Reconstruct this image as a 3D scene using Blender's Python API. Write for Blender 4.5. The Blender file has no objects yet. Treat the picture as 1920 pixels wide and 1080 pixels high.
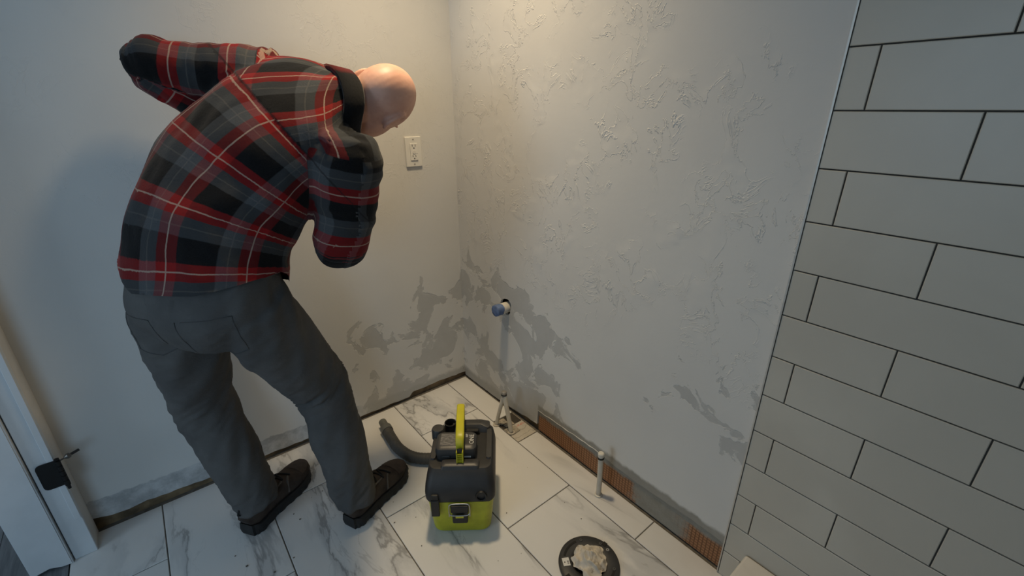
import bpy, bmesh, math, random
import numpy as np
from mathutils import Vector, Matrix, noise
from mathutils.bvhtree import BVHTree

random.seed(7)
scene = bpy.context.scene
COL = scene.collection

# ------------------------------------------------------------------ camera
cam_data = bpy.data.cameras.new('camera')
cam_data.sensor_fit = 'HORIZONTAL'
cam_data.sensor_width = 36.0
cam_data.lens = 36.0 * 838.0 / 1920.0
cam_data.clip_start = 0.02
cam = bpy.data.objects.new('camera', cam_data)
COL.objects.link(cam)
cam.location = (-1.1059, -1.7380, 1.33)
cam.rotation_euler = (math.radians(90) - math.atan2(338, 838), 0, -math.radians(39.4))
scene.camera = cam

# ------------------------------------------------------------------ world and lights
world = bpy.data.worlds.new('world')
scene.world = world
world.use_nodes = True
bg = world.node_tree.nodes['Background']
bg.inputs[0].default_value = (0.60, 0.72, 0.85, 1)
bg.inputs[1].default_value = 0.6


def area(name, loc, target, sx, sy, power, col, spread=180):
    d = bpy.data.lights.new(name, 'AREA')
    d.shape = 'RECTANGLE'
    d.size, d.size_y = sx, sy
    d.energy = power
    d.color = col
    d.spread = math.radians(spread)
    o = bpy.data.objects.new(name, d)
    COL.objects.link(o)
    o.location = loc
    o.rotation_euler = (Vector(target) - Vector(loc)).to_track_quat('-Z', 'Y').to_euler()
    return o


area("window_daylight", (-2.45, -3.38, 1.45), (-2.45, 0, 1.45), 1.1, 1.2, 18.5, (0.41, 0.69, 1.0))
area("hall_fill_light", (-4.17, -1.2, 1.45), (0, -1.2, 1.45), 1.1, 1.2, 19.5, (0.60, 0.80, 1.0))  # added cool fill from the hall side, not a known window
area("ceiling_lamp_light", (-0.38, -0.49, 2.425), (-0.38, -0.49, 0), 0.16, 0.16, 7.2, (1.0, 0.78, 0.48), 98)

scene.view_settings.view_transform = 'Standard'
scene.view_settings.look = 'None'
scene.view_settings.gamma = 1.0
scene.view_settings.use_curve_mapping = False
scene.view_settings.exposure = 0.0


# ------------------------------------------------------------------ material helpers
class NT:
    """tiny node builder"""

    def __init__(self, name):
        self.m = bpy.data.materials.new(name)
        self.m.use_nodes = True
        self.t = self.m.node_tree
        self.b = self.t.nodes['Principled BSDF']

    def new(self, kind, **kw):
        n = self.t.nodes.new(kind)
        for k, v in kw.items():
            setattr(n, k, v)
        return n

    def put(self, sock, v):
        if isinstance(v, bpy.types.NodeSocket):
            self.t.links.new(v, sock)
        elif isinstance(v, (tuple, list)) and len(v) == 3 and sock.type == 'RGBA':
            sock.default_value = (*v, 1)
        else:
            sock.default_value = v

    def math(self, op, a, b=0.0, c=0.0):
        n = self.new('ShaderNodeMath', operation=op)
        for i, v in enumerate((a, b, c)):
            self.put(n.inputs[i], v)
        return n.outputs[0]

    def pos(self):
        g = self.new('ShaderNodeNewGeometry')
        return g.outputs['Position']

    def obj(self):
        return self.new('ShaderNodeTexCoord').outputs['Object']

    def xyz(self, v):
        n = self.new('ShaderNodeSeparateXYZ')
        self.put(n.inputs[0], v)
        return n.outputs

    def comb(self, x, y, z):
        n = self.new('ShaderNodeCombineXYZ')
        for i, v in enumerate((x, y, z)):
            self.put(n.inputs[i], v)
        return n.outputs[0]

    def map(self, v, loc=(0, 0, 0), rot=(0, 0, 0), scale=(1, 1, 1)):
        n = self.new('ShaderNodeMapping')
        self.put(n.inputs['Vector'], v)
        self.put(n.inputs['Location'], loc)
        self.put(n.inputs['Rotation'], rot)
        self.put(n.inputs['Scale'], scale)
        return n.outputs[0]

    def noise(self, v, scale, detail=4, rough=0.55, dist=0.0):
        n = self.new('ShaderNodeTexNoise')
        self.put(n.inputs['Vector'], v)
        self.put(n.inputs['Scale'], scale)
        self.put(n.inputs['Detail'], detail)
        self.put(n.inputs['Roughness'], rough)
        self.put(n.inputs['Distortion'], dist)
        return n.outputs['Fac']

    def ss(self, x, lo, hi, a=0.0, b=1.0):
        n = self.new('ShaderNodeMapRange', interpolation_type='SMOOTHSTEP')
        for i, v in enumerate((x, lo, hi, a, b)):
            self.put(n.inputs[i], v)
        return n.outputs[0]

    def mix(self, f, a, b):
        n = self.new('ShaderNodeMix', data_type='RGBA')
        self.put(n.inputs[0], f)
        self.put(n.inputs[6], a)
        self.put(n.inputs[7], b)
        return n.outputs[2]

    def ramp(self, f, stops, interp='LINEAR'):
        n = self.new('ShaderNodeValToRGB')
        self.put(n.inputs[0], f)
        cr = n.color_ramp
        cr.interpolation = interp
        while len(cr.elements) < len(stops):
            cr.elements.new(0.5)
        for e, (p, c) in zip(cr.elements, stops):
            e.position = p
            e.color = (*c, 1)
        return n.outputs[0]

    def bump(self, h, strength=0.3, dist=0.01):
        n = self.new('ShaderNodeBump')
        self.put(n.inputs['Height'], h)
        n.inputs['Strength'].default_value = strength
        n.inputs['Distance'].default_value = dist
        self.t.links.new(n.outputs[0], self.b.inputs['Normal'])

    def out(self, col=None, rough=None, metal=None, spec=None):
        if col is not None:
            self.put(self.b.inputs['Base Color'], col)
        if rough is not None:
            self.put(self.b.inputs['Roughness'], rough)
        if metal is not None:
            self.put(self.b.inputs['Metallic'], metal)
        if spec is not None:
            self.put(self.b.inputs['Specular IOR Level'], spec)
        return self.m


def plain(name, col, rough=0.5, metal=0.0, spec=0.5, var=0.12, scale=25.0, bump=0.0, bscale=200.0):
    n = NT(name)
    o = n.obj()
    f = n.noise(o, scale, 4)
    dark = tuple(c * (1 - var) for c in col)
    lite = tuple(min(1, c * (1 + var)) for c in col)
    c = n.mix(n.ss(f, 0.3, 0.7), dark, lite)
    if bump:
        n.bump(n.noise(o, bscale, 3), bump, 0.003)
    return n.out(c, rough, metal, spec)


# ------------------------------------------------------------------ geometry helpers
def link(name, me, mat=None, parent=None, loc=None, smooth=False):
    o = bpy.data.objects.new(name, me)
    COL.objects.link(o)
    if mat is not None and len(me.materials) == 0:
        me.materials.append(mat)
    if parent is not None:
        o.parent = parent
    if loc is not None:
        o.location = loc
    if smooth:
        me.polygons.foreach_set('use_smooth', [True] * len(me.polygons))
    return o


def mesh_of(name, bm):
    me = bpy.data.meshes.new(name)
    bm.normal_update()
    bm.to_mesh(me)
    bm.free()
    return me


def empty(name, loc=(0, 0, 0), rz=0.0):
    o = bpy.data.objects.new(name, None)
    COL.objects.link(o)
    o.empty_display_size = 0.05
    o.location = loc
    o.rotation_euler = (0, 0, rz)
    return o


def tag(o, label, cat, group=None):
    o['label'] = label
    o['category'] = cat
    if group:
        o['group'] = group
    return o


def structure(o, label=None):
    o['kind'] = 'structure'
    if label:
        o['label'] = label
    return o


def add_box(bm, lo, hi, bev=0.0, seg=1):
    r = bmesh.ops.create_cube(bm, size=1.0)
    vs = r['verts']
    for v in vs:
        v.co = Vector([lo[i] + (v.co[i] + 0.5) * (hi[i] - lo[i]) for i in range(3)])
    if bev > 0:
        es = list({e for v in vs for e in v.link_edges})
        bmesh.ops.bevel(bm, geom=es, offset=bev, segments=seg, affect='EDGES', profile=0.5)


def box(name, lo, hi, mat, parent=None, bev=0.0, seg=2, smooth=False):
    bm = bmesh.new()
    add_box(bm, lo, hi, bev, seg)
    return link(name, mesh_of(name, bm), mat, parent, smooth=smooth)


def add_cyl(bm, p0, p1, r0, r1=None, n=20, cap=True):
    r1 = r0 if r1 is None else r1
    p0, p1 = Vector(p0), Vector(p1)
    q = (p1 - p0).to_track_quat('Z', 'Y')
    a, b = [], []
    for i in range(n):
        t = 2 * math.pi * i / n
        d = q @ Vector((math.cos(t), math.sin(t), 0))
        a.append(bm.verts.new(p0 + d * r0))
        b.append(bm.verts.new(p1 + d * r1))
    for i in range(n):
        bm.faces.new((a[i], a[(i + 1) % n], b[(i + 1) % n], b[i]))
    if cap:
        bm.faces.new(a[::-1])
        bm.faces.new(b)


def add_lathe(bm, prof, origin=(0, 0, 0), axis=(0, 0, 1), n=28, close=False):
    """prof: list of (radius, height)"""
    q = Vector(axis).to_track_quat('Z', 'Y')
    o = Vector(origin)
    rings = []
    for r, h in prof:
        if r < 1e-6:
            rings.append([bm.verts.new(o + q @ Vector((0, 0, h)))])
        else:
            rings.append([bm.verts.new(o + q @ Vector((r * math.cos(2 * math.pi * i / n), r * math.sin(2 * math.pi * i / n), h))) for i in range(n)])
    pairs = list(zip(rings, rings[1:]))
    if close:
        pairs.append((rings[-1], rings[0]))
    for A, B in pairs:
        for i in range(n):
            j = (i + 1) % n
            if len(A) == 1 and len(B) == 1:
                continue
            if len(A) == 1:
                bm.faces.new((A[0], B[j], B[i]))
            elif len(B) == 1:
                bm.faces.new((A[i], A[j], B[0]))
            else:
                bm.faces.new((A[i], A[j], B[j], B[i]))


def catmull(P, sub):
    P = np.asarray(P, float)
    if P.ndim == 1:
        P = P[:, None]
    E = np.vstack([2 * P[0] - P[1], P, 2 * P[-1] - P[-2]])
    out = []
    for i in range(len(P) - 1):
        p0, p1, p2, p3 = E[i:i + 4]
        for k in range(sub):
            t = k / sub
            out.append(0.5 * (2 * p1 + (p2 - p0) * t + (2 * p0 - 5 * p1 + 4 * p2 - p3) * t * t + (3 * p1 - p0 - 3 * p2 + p3) * t ** 3))
    out.append(P[-1])
    return np.array(out)


def add_loft(bm, P, A, B, side, n=24, sub=5, expo=2.0):
    """closed loft through points P, half sizes A (along side) and B (across)"""
    Pc = catmull(P, sub)
    Ac = np.maximum(catmull(A, sub)[:, 0], 1e-3)
    Bc = np.maximum(catmull(B, sub)[:, 0], 1e-3)
    S = np.asarray(side, float)
    if S.ndim == 1:
        S = np.repeat(S[None], len(P), 0)
    Sc = catmull(S, sub)
    T = np.gradient(Pc, axis=0)
    T /= np.linalg.norm(T, axis=1)[:, None]
    rings = []
    for p, a, b, s, t in zip(Pc, Ac, Bc, Sc, T):
        s = s - t * (s @ t)
        s /= np.linalg.norm(s)
        d = np.cross(t, s)
        ring = []
        for i in range(n):
            th = 2 * math.pi * i / n
            c, sn = math.cos(th), math.sin(th)
            c = math.copysign(abs(c) ** (2 / expo), c)
            sn = math.copysign(abs(sn) ** (2 / expo), sn)
            ring.append(bm.verts.new(Vector(p + s * a * c + d * b * sn)))
        rings.append(ring)
    for X, Y in zip(rings, rings[1:]):
        for i in range(n):
            j = (i + 1) % n
            bm.faces.new((X[i], X[j], Y[j], Y[i]))
    bm.faces.new(rings[0][::-1])
    bm.faces.new(rings[-1])


def add_tube(bm, P, r, n=12, sub=6):
    P = np.asarray(P, float)
    t = P[-1] - P[0]
    up = np.array([0, 0, 1.0]) if abs(t[2]) < 0.8 * np.linalg.norm(t) else np.array([1.0, 0.13, 0])
    rr = [r] * len(P) if np.isscalar(r) else list(r)
    add_loft(bm, P, rr, rr, up, n, sub)


def add_ell(bm, c, ax, ay, az, n=20, m=14):
    """ellipsoid from three half-axis vectors"""
    c, ax, ay, az = (Vector(v) for v in (c, ax, ay, az))
    rings = []
    for j in range(m + 1):
        ph = math.pi * j / m - math.pi / 2
        if j in (0, m):
            rings.append([bm.verts.new(c + az * math.sin(ph))])
        else:
            rings.append([bm.verts.new(c + az * math.sin(ph) + (ax * math.cos(2 * math.pi * i / n) + ay * math.sin(2 * math.pi * i / n)) * math.cos(ph)) for i in range(n)])
    for A, B in zip(rings, rings[1:]):
        for i in range(n):
            j = (i + 1) % n
            if len(A) == 1:
                bm.faces.new((A[0], B[j], B[i]))
            elif len(B) == 1:
                bm.faces.new((A[i], A[j], B[0]))
            else:
                bm.faces.new((A[i], A[j], B[j], B[i]))


def fuse(name, bm, voxel, smooth=6, fac=0.5):
    """union everything in bm into one continuous smooth surface"""
    bmesh.ops.recalc_face_normals(bm, faces=bm.faces)
    me = mesh_of(name + '_raw', bm)
    o = bpy.data.objects.new(name + '_raw', me)
    COL.objects.link(o)
    m = o.modifiers.new('r', 'REMESH')
    m.mode = 'VOXEL'
    m.voxel_size = voxel
    if smooth:
        s = o.modifiers.new('s', 'SMOOTH')
        s.factor = fac
        s.iterations = smooth
    dg = bpy.context.evaluated_depsgraph_get()
    dg.update()
    res = bpy.data.meshes.new_from_object(o.evaluated_get(dg), depsgraph=dg)
    res.name = name
    bpy.data.objects.remove(o)
    bpy.data.meshes.remove(me)
    res.polygons.foreach_set('use_smooth', [True] * len(res.polygons))
    return res


def get_co(me):
    a = np.empty(len(me.vertices) * 3)
    me.vertices.foreach_get('co', a)
    return a.reshape(-1, 3)


def get_no(me):
    a = np.empty(len(me.vertices) * 3)
    me.vertices.foreach_get('normal', a)
    return a.reshape(-1, 3)


def set_co(me, a):
    me.vertices.foreach_set('co', np.ascontiguousarray(a).ravel())
    me.update()


def text_mesh(name, s, size, mat, parent, M, thick=0.0004):
    c = bpy.data.curves.new(name, 'FONT')
    c.body = s
    c.size = size
    c.align_x = 'CENTER'
    c.align_y = 'CENTER'
    c.extrude = thick
    o = bpy.data.objects.new(name + '_raw', c)
    COL.objects.link(o)
    dg = bpy.context.evaluated_depsgraph_get()
    dg.update()
    me = bpy.data.meshes.new_from_object(o.evaluated_get(dg))
    bpy.data.objects.remove(o)
    me.transform(M)
    me.materials.clear()
    return link(name, me, mat, parent)


def prism_yz(name, outline, x0, x1, mat, parent=None):
    """outline of (y, z) points extruded between x0 (front) and x1"""
    bm = bmesh.new()
    a = [bm.verts.new((x0, y, z)) for y, z in outline]
    b = [bm.verts.new((x1, y, z)) for y, z in outline]
    k = len(a)
    bm.faces.new(a)
    bm.faces.new(b[::-1])
    for i in range(k):
        bm.faces.new((a[i], b[i], b[(i + 1) % k], a[(i + 1) % k]))
    bmesh.ops.recalc_face_normals(bm, faces=bm.faces)
    bmesh.ops.triangulate(bm, faces=[f for f in bm.faces if len(f.verts) > 4])
    return link(name, mesh_of(name, bm), mat, parent)


# ------------------------------------------------------------------ surface materials
def wall_material(name, side):
    n = NT(name)
    p = n.pos()
    x, y, z = n.xyz(p)
    along = x if side == 'left' else y            # 0 in the corner, negative away from it
    paint = n.mix(n.ss(n.noise(p, 1.6, 3), 0.35, 0.65), (0.62, 0.605, 0.575), (0.66, 0.645, 0.61))
    nb = n.noise(p, 7.0, 6, 0.55, 0.6)            # blotches of skim coat
    nb2 = n.noise(n.map(p, loc=(3.1, 1.7, 0.4)), 16.0, 5, 0.6, 0.4)
    if side == 'left':
        reach = n.math('MULTIPLY', n.ss(along, -0.80, -0.42), n.ss(n.math('ADD', z, n.math('MULTIPLY', along, -0.30)), 0.78, 0.50))
    else:
        near = n.math('MULTIPLY', n.ss(along, -0.98, -0.60), n.ss(z, 0.86, 0.55))
        far = n.math('MULTIPLY', n.math('MULTIPLY', n.ss(along, -1.02, -1.16), n.ss(z, 0.78, 0.66)), n.ss(z, 0.30, 0.42))
        reach = n.math('MAXIMUM', near, n.math('MULTIPLY', far, 0.75))
    lim = n.math('SUBTRACT', 0.74, n.math('MULTIPLY', reach, 0.245))
    blot = n.ss(n.math('ADD', nb, n.math('MULTIPLY', n.math('SUBTRACT', nb2, 0.5), 0.16)), lim, n.math('ADD', lim, 0.018))
    blot = n.math('MULTIPLY', blot, n.ss(reach, 0.02, 0.15))
    grey = n.mix(nb2, (0.36, 0.355, 0.34), (0.48, 0.475, 0.455))
    col = n.mix(n.math('MULTIPLY', blot, 0.72), paint, grey)
    lite = n.ss(n.math('ABSOLUTE', n.math('SUBTRACT', nb, n.math('ADD', lim, 0.02))), 0.012, 0.0)
    col = n.mix(n.math('MULTIPLY', n.math('MULTIPLY', lite, n.ss(reach, 0.1, 0.5)), 0.25), col, (0.70, 0.69, 0.66))
    edge_n = n.math('MULTIPLY', n.math('SUBTRACT', n.noise(p, 22.0, 4), 0.5), 0.03)
    if side == 'left':
        # strip that was behind the baseboard, bare and grey
        top = n.math('ADD', n.math('MULTIPLY', n.math('ADD', along, 0.7), -0.045), 0.085)
        band = n.ss(n.math('ADD', z, edge_n), n.math('ADD', top, 0.003), n.math('SUBTRACT', top, 0.003))
        band = n.math('MULTIPLY', band, n.ss(n.math('ADD', along, n.math('MULTIPLY', edge_n, 6.0)), -0.52, -0.62))
        bc = n.mix(n.ss(n.noise(p, 14.0, 6, 0.7), 0.35, 0.68), (0.36, 0.36, 0.355), (0.58, 0.58, 0.57))
        col = n.mix(band, col, bc)
        low = n.ss(n.math('ADD', z, edge_n), 0.075, 0.05)
        low = n.math('MULTIPLY', low, n.ss(along, -0.60, -0.50))
        col = n.mix(low, col, (0.42, 0.415, 0.395))
    else:
        low = n.math('MULTIPLY', n.ss(n.math('ADD', z, edge_n), 0.145, 0.130), n.ss(along, -0.565, -0.575))
        col = n.mix(low, col, n.mix(nb2, (0.25, 0.235, 0.20), (0.36, 0.345, 0.31)))
        low2 = n.math('MULTIPLY', n.ss(n.math('ADD', z, edge_n), 0.07, 0.04), n.ss(along, -0.60, -0.45))
        col = n.mix(low2, col, (0.38, 0.37, 0.345))
    # knock-down texture: thin trowel ridges
    q = n.map(p, scale=(1.0, 1.0, 0.8))
    k1 = n.noise(q, 12.0, 5, 0.62, 0.7)
    rid = n.ss(n.math('ABSOLUTE', n.math('SUBTRACT', k1, 0.52)), 0.016, 0.002)
    gate = n.ss(n.noise(p, 4.2, 3), 0.44, 0.58)
    rid = n.math('MULTIPLY', rid, gate)
    if side == 'right':
        rel = n.ss(z, 0.50, 0.85)
    else:
        rel = n.math('MULTIPLY', n.ss(z, 0.7, 1.1), 0.14)
    plate = n.math('MULTIPLY', n.ss(k1, 0.50, 0.54), n.math('MULTIPLY', gate, 0.5))
    h = n.math('ADD', n.math('MULTIPLY', n.math('ADD', rid, plate), rel), n.math('MULTIPLY', blot, -0.5))
    h = n.math('ADD', h, n.math('MULTIPLY', n.noise(p, 60.0, 3), 0.12))
    n.bump(h, 0.40, 0.006)
    return n.out(col, 0.75, 0, 0.3)


def marble(name):
    n = NT(name)
    info = n.new('ShaderNodeObjectInfo')
    p = n.pos()
    rnd = n.math('MULTIPLY', info.outputs['Random'], 40.0)
    sh = n.new('ShaderNodeVectorMath', operation='ADD')
    n.put(sh.inputs[0], p)
    n.put(sh.inputs[1], n.comb(rnd, n.math('MULTIPLY', rnd, 1.7), n.math('MULTIPLY', rnd, 0.6)))
    q = n.map(sh.outputs[0], rot=(0, 0, 0.45), scale=(3.6, 1.25, 1.0))
    f = n.noise(q, 0.85, 7, 0.55, 0.6)
    v1 = n.ss(n.math('ABSOLUTE', n.math('SUBTRACT', f, 0.50)), 0.013, 0.0)
    soft = n.ss(n.math('ABSOLUTE', n.math('SUBTRACT', f, 0.515)), 0.055, 0.0)
    g = n.noise(n.map(q, loc=(7, 2, 5)), 0.8, 3)
    gate = n.ss(g, 0.46, 0.60)
    f2 = n.noise(n.map(q, loc=(2, 9, 1)), 2.0, 6, 0.6, 0.6)
    v2 = n.math('MULTIPLY', n.ss(n.math('ABSOLUTE', n.math('SUBTRACT', f2, 0.5)), 0.010, 0.0), n.ss(g, 0.52, 0.66))
    base = n.mix(n.noise(p, 3.0, 3), (0.63, 0.62, 0.60), (0.70, 0.69, 0.67))
    c = n.mix(n.math('MULTIPLY', n.math('MULTIPLY', soft, gate), 0.55), base, (0.40, 0.405, 0.41))
    c = n.mix(n.math('MULTIPLY', n.math('MULTIPLY', v1, gate), 0.7), c, (0.21, 0.205, 0.20))
    c = n.mix(n.math('MULTIPLY', v2, 0.3), c, (0.26, 0.25, 0.24))
    dust = n.ss(n.noise(p, 5.0, 5, 0.65), 0.52, 0.75)
    c = n.mix(n.math('MULTIPLY', dust, 0.18), c, (0.55, 0.51, 0.45))
    n.bump(n.noise(p, 90.0, 2), 0.03, 0.002)
    return n.out(c, n.mix(dust, (0.32,) * 3, (0.5,) * 3), 0, 0.45)


M_WALL_L = wall_material('painted_drywall_left', 'left')
M_WALL_R = wall_material('painted_drywall_right', 'right')
M_PAINT = plain('plain_wall_paint', (0.62, 0.60, 0.56), 0.8, var=0.03)
M_TRIM = plain('white_trim_paint', (0.58, 0.60, 0.61), 0.45, var=0.04, scale=9)
M_CEIL = plain('ceiling_paint', (0.72, 0.71, 0.69), 0.9, var=0.02)
M_WOOD = plain('raw_framing_wood', (0.17, 0.115, 0.06), 0.85, var=0.5, scale=14, bump=0.4, bscale=60)
M_DARK = plain('dark_cavity', (0.02, 0.018, 0.015), 0.95)
M_MARBLE = marble('marble_porcelain')
M_GROUT = plain('floor_grout', (0.135, 0.12, 0.10), 0.9, var=0.25, scale=40)
M_WGROUT = plain('wall_grout', (0.055, 0.05, 0.042), 0.9, var=0.2, scale=40)


def wall_tile_mat():
    n = NT('grey_glazed_tile')
    info = n.new('ShaderNodeObjectInfo')
    p = n.pos()
    a = n.noise(p, 3.0, 4, 0.5, 0.5)
    c = n.mix(n.ss(a, 0.35, 0.68), (0.51, 0.475, 0.405), (0.56, 0.525, 0.45))
    c = n.mix(n.math('MULTIPLY', info.outputs['Random'], 0.25), c, (0.58, 0.54, 0.465))
    n.bump(n.noise(p, 12.0, 3), 0.06, 0.004)
    return n.out(c, 0.36, 0, 0.4)


M_WTILE = wall_tile_mat()


def mesh_board():
    n = NT('orange_mesh_backer')
    p = n.pos()
    x, y, z = n.xyz(p)
    gy = n.math('ABSOLUTE', n.math('SUBTRACT', n.math('FRACT', n.math('MULTIPLY', y, 80.0)), 0.5))
    gz = n.math('ABSOLUTE', n.math('SUBTRACT', n.math('FRACT', n.math('MULTIPLY', z, 90.0)), 0.5))
    g = n.ss(n.math('MAXIMUM', gy, gz), 0.33, 0.40)
    org = n.mix(n.noise(p, 20.0, 4), (0.30, 0.145, 0.07), (0.42, 0.215, 0.11))
    c = n.mix(g, org, (0.17, 0.085, 0.045))
    w = n.math('ADD', y, n.math('MULTIPLY', n.math('SUBTRACT', n.noise(p, 16.0, 5), 0.5), 0.16))
    smear = n.math('MULTIPLY', n.ss(w, -1.05, -1.09), n.ss(w, -1.30, -1.24))
    top = n.ss(n.math('ADD', z, n.math('MULTIPLY', n.noise(p, 25.0, 3), 0.03)), 0.092, 0.108)
    grey = n.mix(n.noise(p, 30.0, 4), (0.22, 0.205, 0.17), (0.33, 0.315, 0.275))
    c = n.mix(n.math('MAXIMUM', smear, top), c, grey)
    n.bump(g, 0.3, 0.002)
    return n.out(c, 0.85, 0, 0.2)


M_BOARD = mesh_board()

# ------------------------------------------------------------------ setting: floor
GX = [0.0, -0.1144, -0.4153, -0.7162, -1.0171, -1.3180, -1.559]
PITCH = 0.6024
GAP = 0.0018
floor = box('floor', (-1.559, -3.4, -0.06), (0.10, 0.10, -0.0030), M_GROUT)
structure(floor, 'white marble-look tiled bathroom floor with grey veins')


def tile_mesh(w, l, th=0.008, bev=0.0012):
    bm = bmesh.new()
    a = [bm.verts.new((sx * w / 2, sy * l / 2, -th)) for sx, sy in ((-1, -1), (1, -1), (1, 1), (-1, 1))]
    b = [bm.verts.new((sx * w / 2, sy * l / 2, -bev)) for sx, sy in ((-1, -1), (1, -1), (1, 1), (-1, 1))]
    c = [bm.verts.new((sx * (w / 2 - bev), sy * (l / 2 - bev), 0)) for sx, sy in ((-1, -1), (1, -1), (1, 1), (-1, 1))]
    for A, B in ((a, b), (b, c)):
        for i in range(4):
            bm.faces.new((A[i], A[(i + 1) % 4], B[(i + 1) % 4], B[i]))
    bm.faces.new(c)
    return mesh_of('floor_tile', bm)


tile_cache = {}


def put_tile(x0, x1, y0, y1):
    """x0>x1, y0>y1"""
    w, l = round(x0 - x1 - 2 * GAP, 4), round(y0 - y1 - 2 * GAP, 4)
    if (w, l) not in tile_cache:
        tile_cache[(w, l)] = tile_mesh(w, l)
        tile_cache[(w, l)].materials.append(M_MARBLE)
    link('floor_tile', tile_cache[(w, l)], None, floor, ((x0 + x1) / 2, (y0 + y1) / 2, random.uniform(-0.0003, 0.0)))


for c in range(6):
    x0, x1 = GX[c], GX[c + 1]
    if c == 0:
        x0 = -0.004
    joints = [-0.572 - PITCH * k for k in range(6)] if c % 2 == 0 else [-0.272 - PITCH * k for k in range(6)]
    ys = [-0.005] + [j for j in joints if j > -3.35] + [-3.4]
    for a, b in zip(ys, ys[1:]):
        if c == 0 and a > -0.1:
            b = -0.398                      # this tile is cut short: bare backer around the water lines
        put_tile(x0, x1, a, b)


def backer_mat():
    n = NT('bare_backer_board')
    p = n.pos()
    x, y, z = n.xyz(p)
    base = n.mix(n.noise(p, 30.0, 5), (0.40, 0.365, 0.31), (0.56, 0.52, 0.45))
    wob = n.noise(p, 28.0, 3)
    l1 = n.ss(n.math('ABSOLUTE', n.math('SUBTRACT', n.math('FRACT', n.math('ADD', n.math('MULTIPLY', y, 26.0), n.math('MULTIPLY', wob, 1.6))), 0.5)), 0.05, 0.02)
    l1 = n.math('MULTIPLY', l1, n.ss(y, -0.475, -0.49))
    c = n.mix(n.math('MULTIPLY', l1, 0.7), base, (0.12, 0.10, 0.08))
    red = n.math('MULTIPLY', n.ss(n.math('ABSOLUTE', n.math('SUBTRACT', y, n.math('ADD', -0.497, n.math('MULTIPLY', wob, 0.02)))), 0.005, 0.003), n.ss(n.noise(p, 160.0, 2), 0.45, 0.55))
    red = n.math('MULTIPLY', red, n.ss(x, -0.075, -0.065))
    c = n.mix(n.math('MULTIPLY', red, 0.6), c, (0.55, 0.10, 0.07))
    return n.out(c, 0.9)


box('backer_board', (-0.112, -0.569, -0.0029), (-0.006, -0.402, -0.0015), backer_mat(), floor)

# hall floor: grey planks beyond the threshold
M_PLANK = None


def plank_mat():
    n = NT('grey_vinyl_plank')
    info = n.new('ShaderNodeObjectInfo')
    p = n.pos()
    q = n.map(p, scale=(22.0, 1.6, 1.0))
    g = n.noise(q, 3.0, 6, 0.65, 0.4)
    c = n.ramp(g, [(0.25, (0.055, 0.06, 0.068)), (0.5, (0.13, 0.14, 0.15)), (0.75, (0.24, 0.25, 0.26))])
    c = n.mix(n.math('MULTIPLY', info.outputs['Random'], 0.3), c, (0.10, 0.11, 0.12))
    n.bump(g, 0.15, 0.002)
    return n.out(c, 0.5, 0, 0.4)


M_PLANK = plank_mat()
floor_hall = box('floor_hall', (-4.2, -3.4, -0.06), (-1.5592, 1.2, -0.010), M_DARK)
structure(floor_hall, 'grey wood-look plank floor outside the doorway')
pm = {}
for i in range(12):
    x1 = -1.5605 - i * 0.18
    ys = [1.2, 0.30 + 0.37 * (i % 3), -0.92 + 0.37 * (i % 3), -2.14 + 0.37 * (i % 3), -3.4]
    for a, b in zip(ys, ys[1:]):
        key = round(a - b, 3)
        if key not in pm:
            bm = bmesh.new()
            add_box(bm, (-0.0893, -key / 2 + 0.0006, -0.009), (0.0893, key / 2 - 0.0006, 0), 0.0008, 1)
            pm[key] = mesh_of('plank', bm)
            pm[key].materials.append(M_PLANK)
        link('plank', pm[key], None, floor_hall, (x1 - 0.09, (a + b) / 2, -0.001))

# ------------------------------------------------------------------ setting: walls and ceiling
H = 2.44


def jag(pts, step, amp):
    """resample a polyline (u, z) with small ragged offsets"""
    out = []
    for (u0, z0), (u1, z1) in zip(pts, pts[1:]):
        k = max(1, int(abs(u1 - u0) / step))
        for i in range(k):
            t = i / k
            out.append((u0 + (u1 - u0) * t, max(0.004, z0 + (z1 - z0) * t + random.uniform(-amp, amp))))
    out.append(pts[-1])
    return out


# left wall (the man faces it): plane y = 0, drywall 12 mm, ragged cut lower edge
edge = jag([(-1.655, 0.056), (-1.49, 0.052), (-1.43, 0.036), (-1.35, 0.040), (-1.15, 0.024), (-0.9, 0.020), (-0.56, 0.016), (-0.33, 0.015), (-0.31, 0.034),
            (-0.16, 0.034), (-0.0, 0.026)], 0.02, 0.0025)
bm = bmesh.new()
outline = edge + [(0.0, H), (-1.655, H)]
a = [bm.verts.new((x, 0.0, z)) for x, z in outline]
b = [bm.verts.new((x, 0.012, z)) for x, z in outline]
k = len(a)
bm.faces.new(a)
bm.faces.new(b[::-1])
for i in range(k):
    bm.faces.new((a[i], b[i], b[(i + 1) % k], a[(i + 1) % k]))
bmesh.ops.recalc_face_normals(bm, faces=bm.faces)
bmesh.ops.triangulate(bm, faces=[f for f in bm.faces if len(f.verts) > 4])
wall_left = link('wall_left', mesh_of('wall_left', bm), M_WALL_L)
structure(wall_left, 'off-white drywall with skim coat patches and a bare strip at the foot')
box('sole_plate', (-1.655, 0.0125, -0.003), (0.10, 0.09, 0.075), M_WOOD, wall_left)
box('cavity', (-1.655, 0.0125, 0.0755), (0.10, 0.10, H), M_DARK, wall_left)

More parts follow.
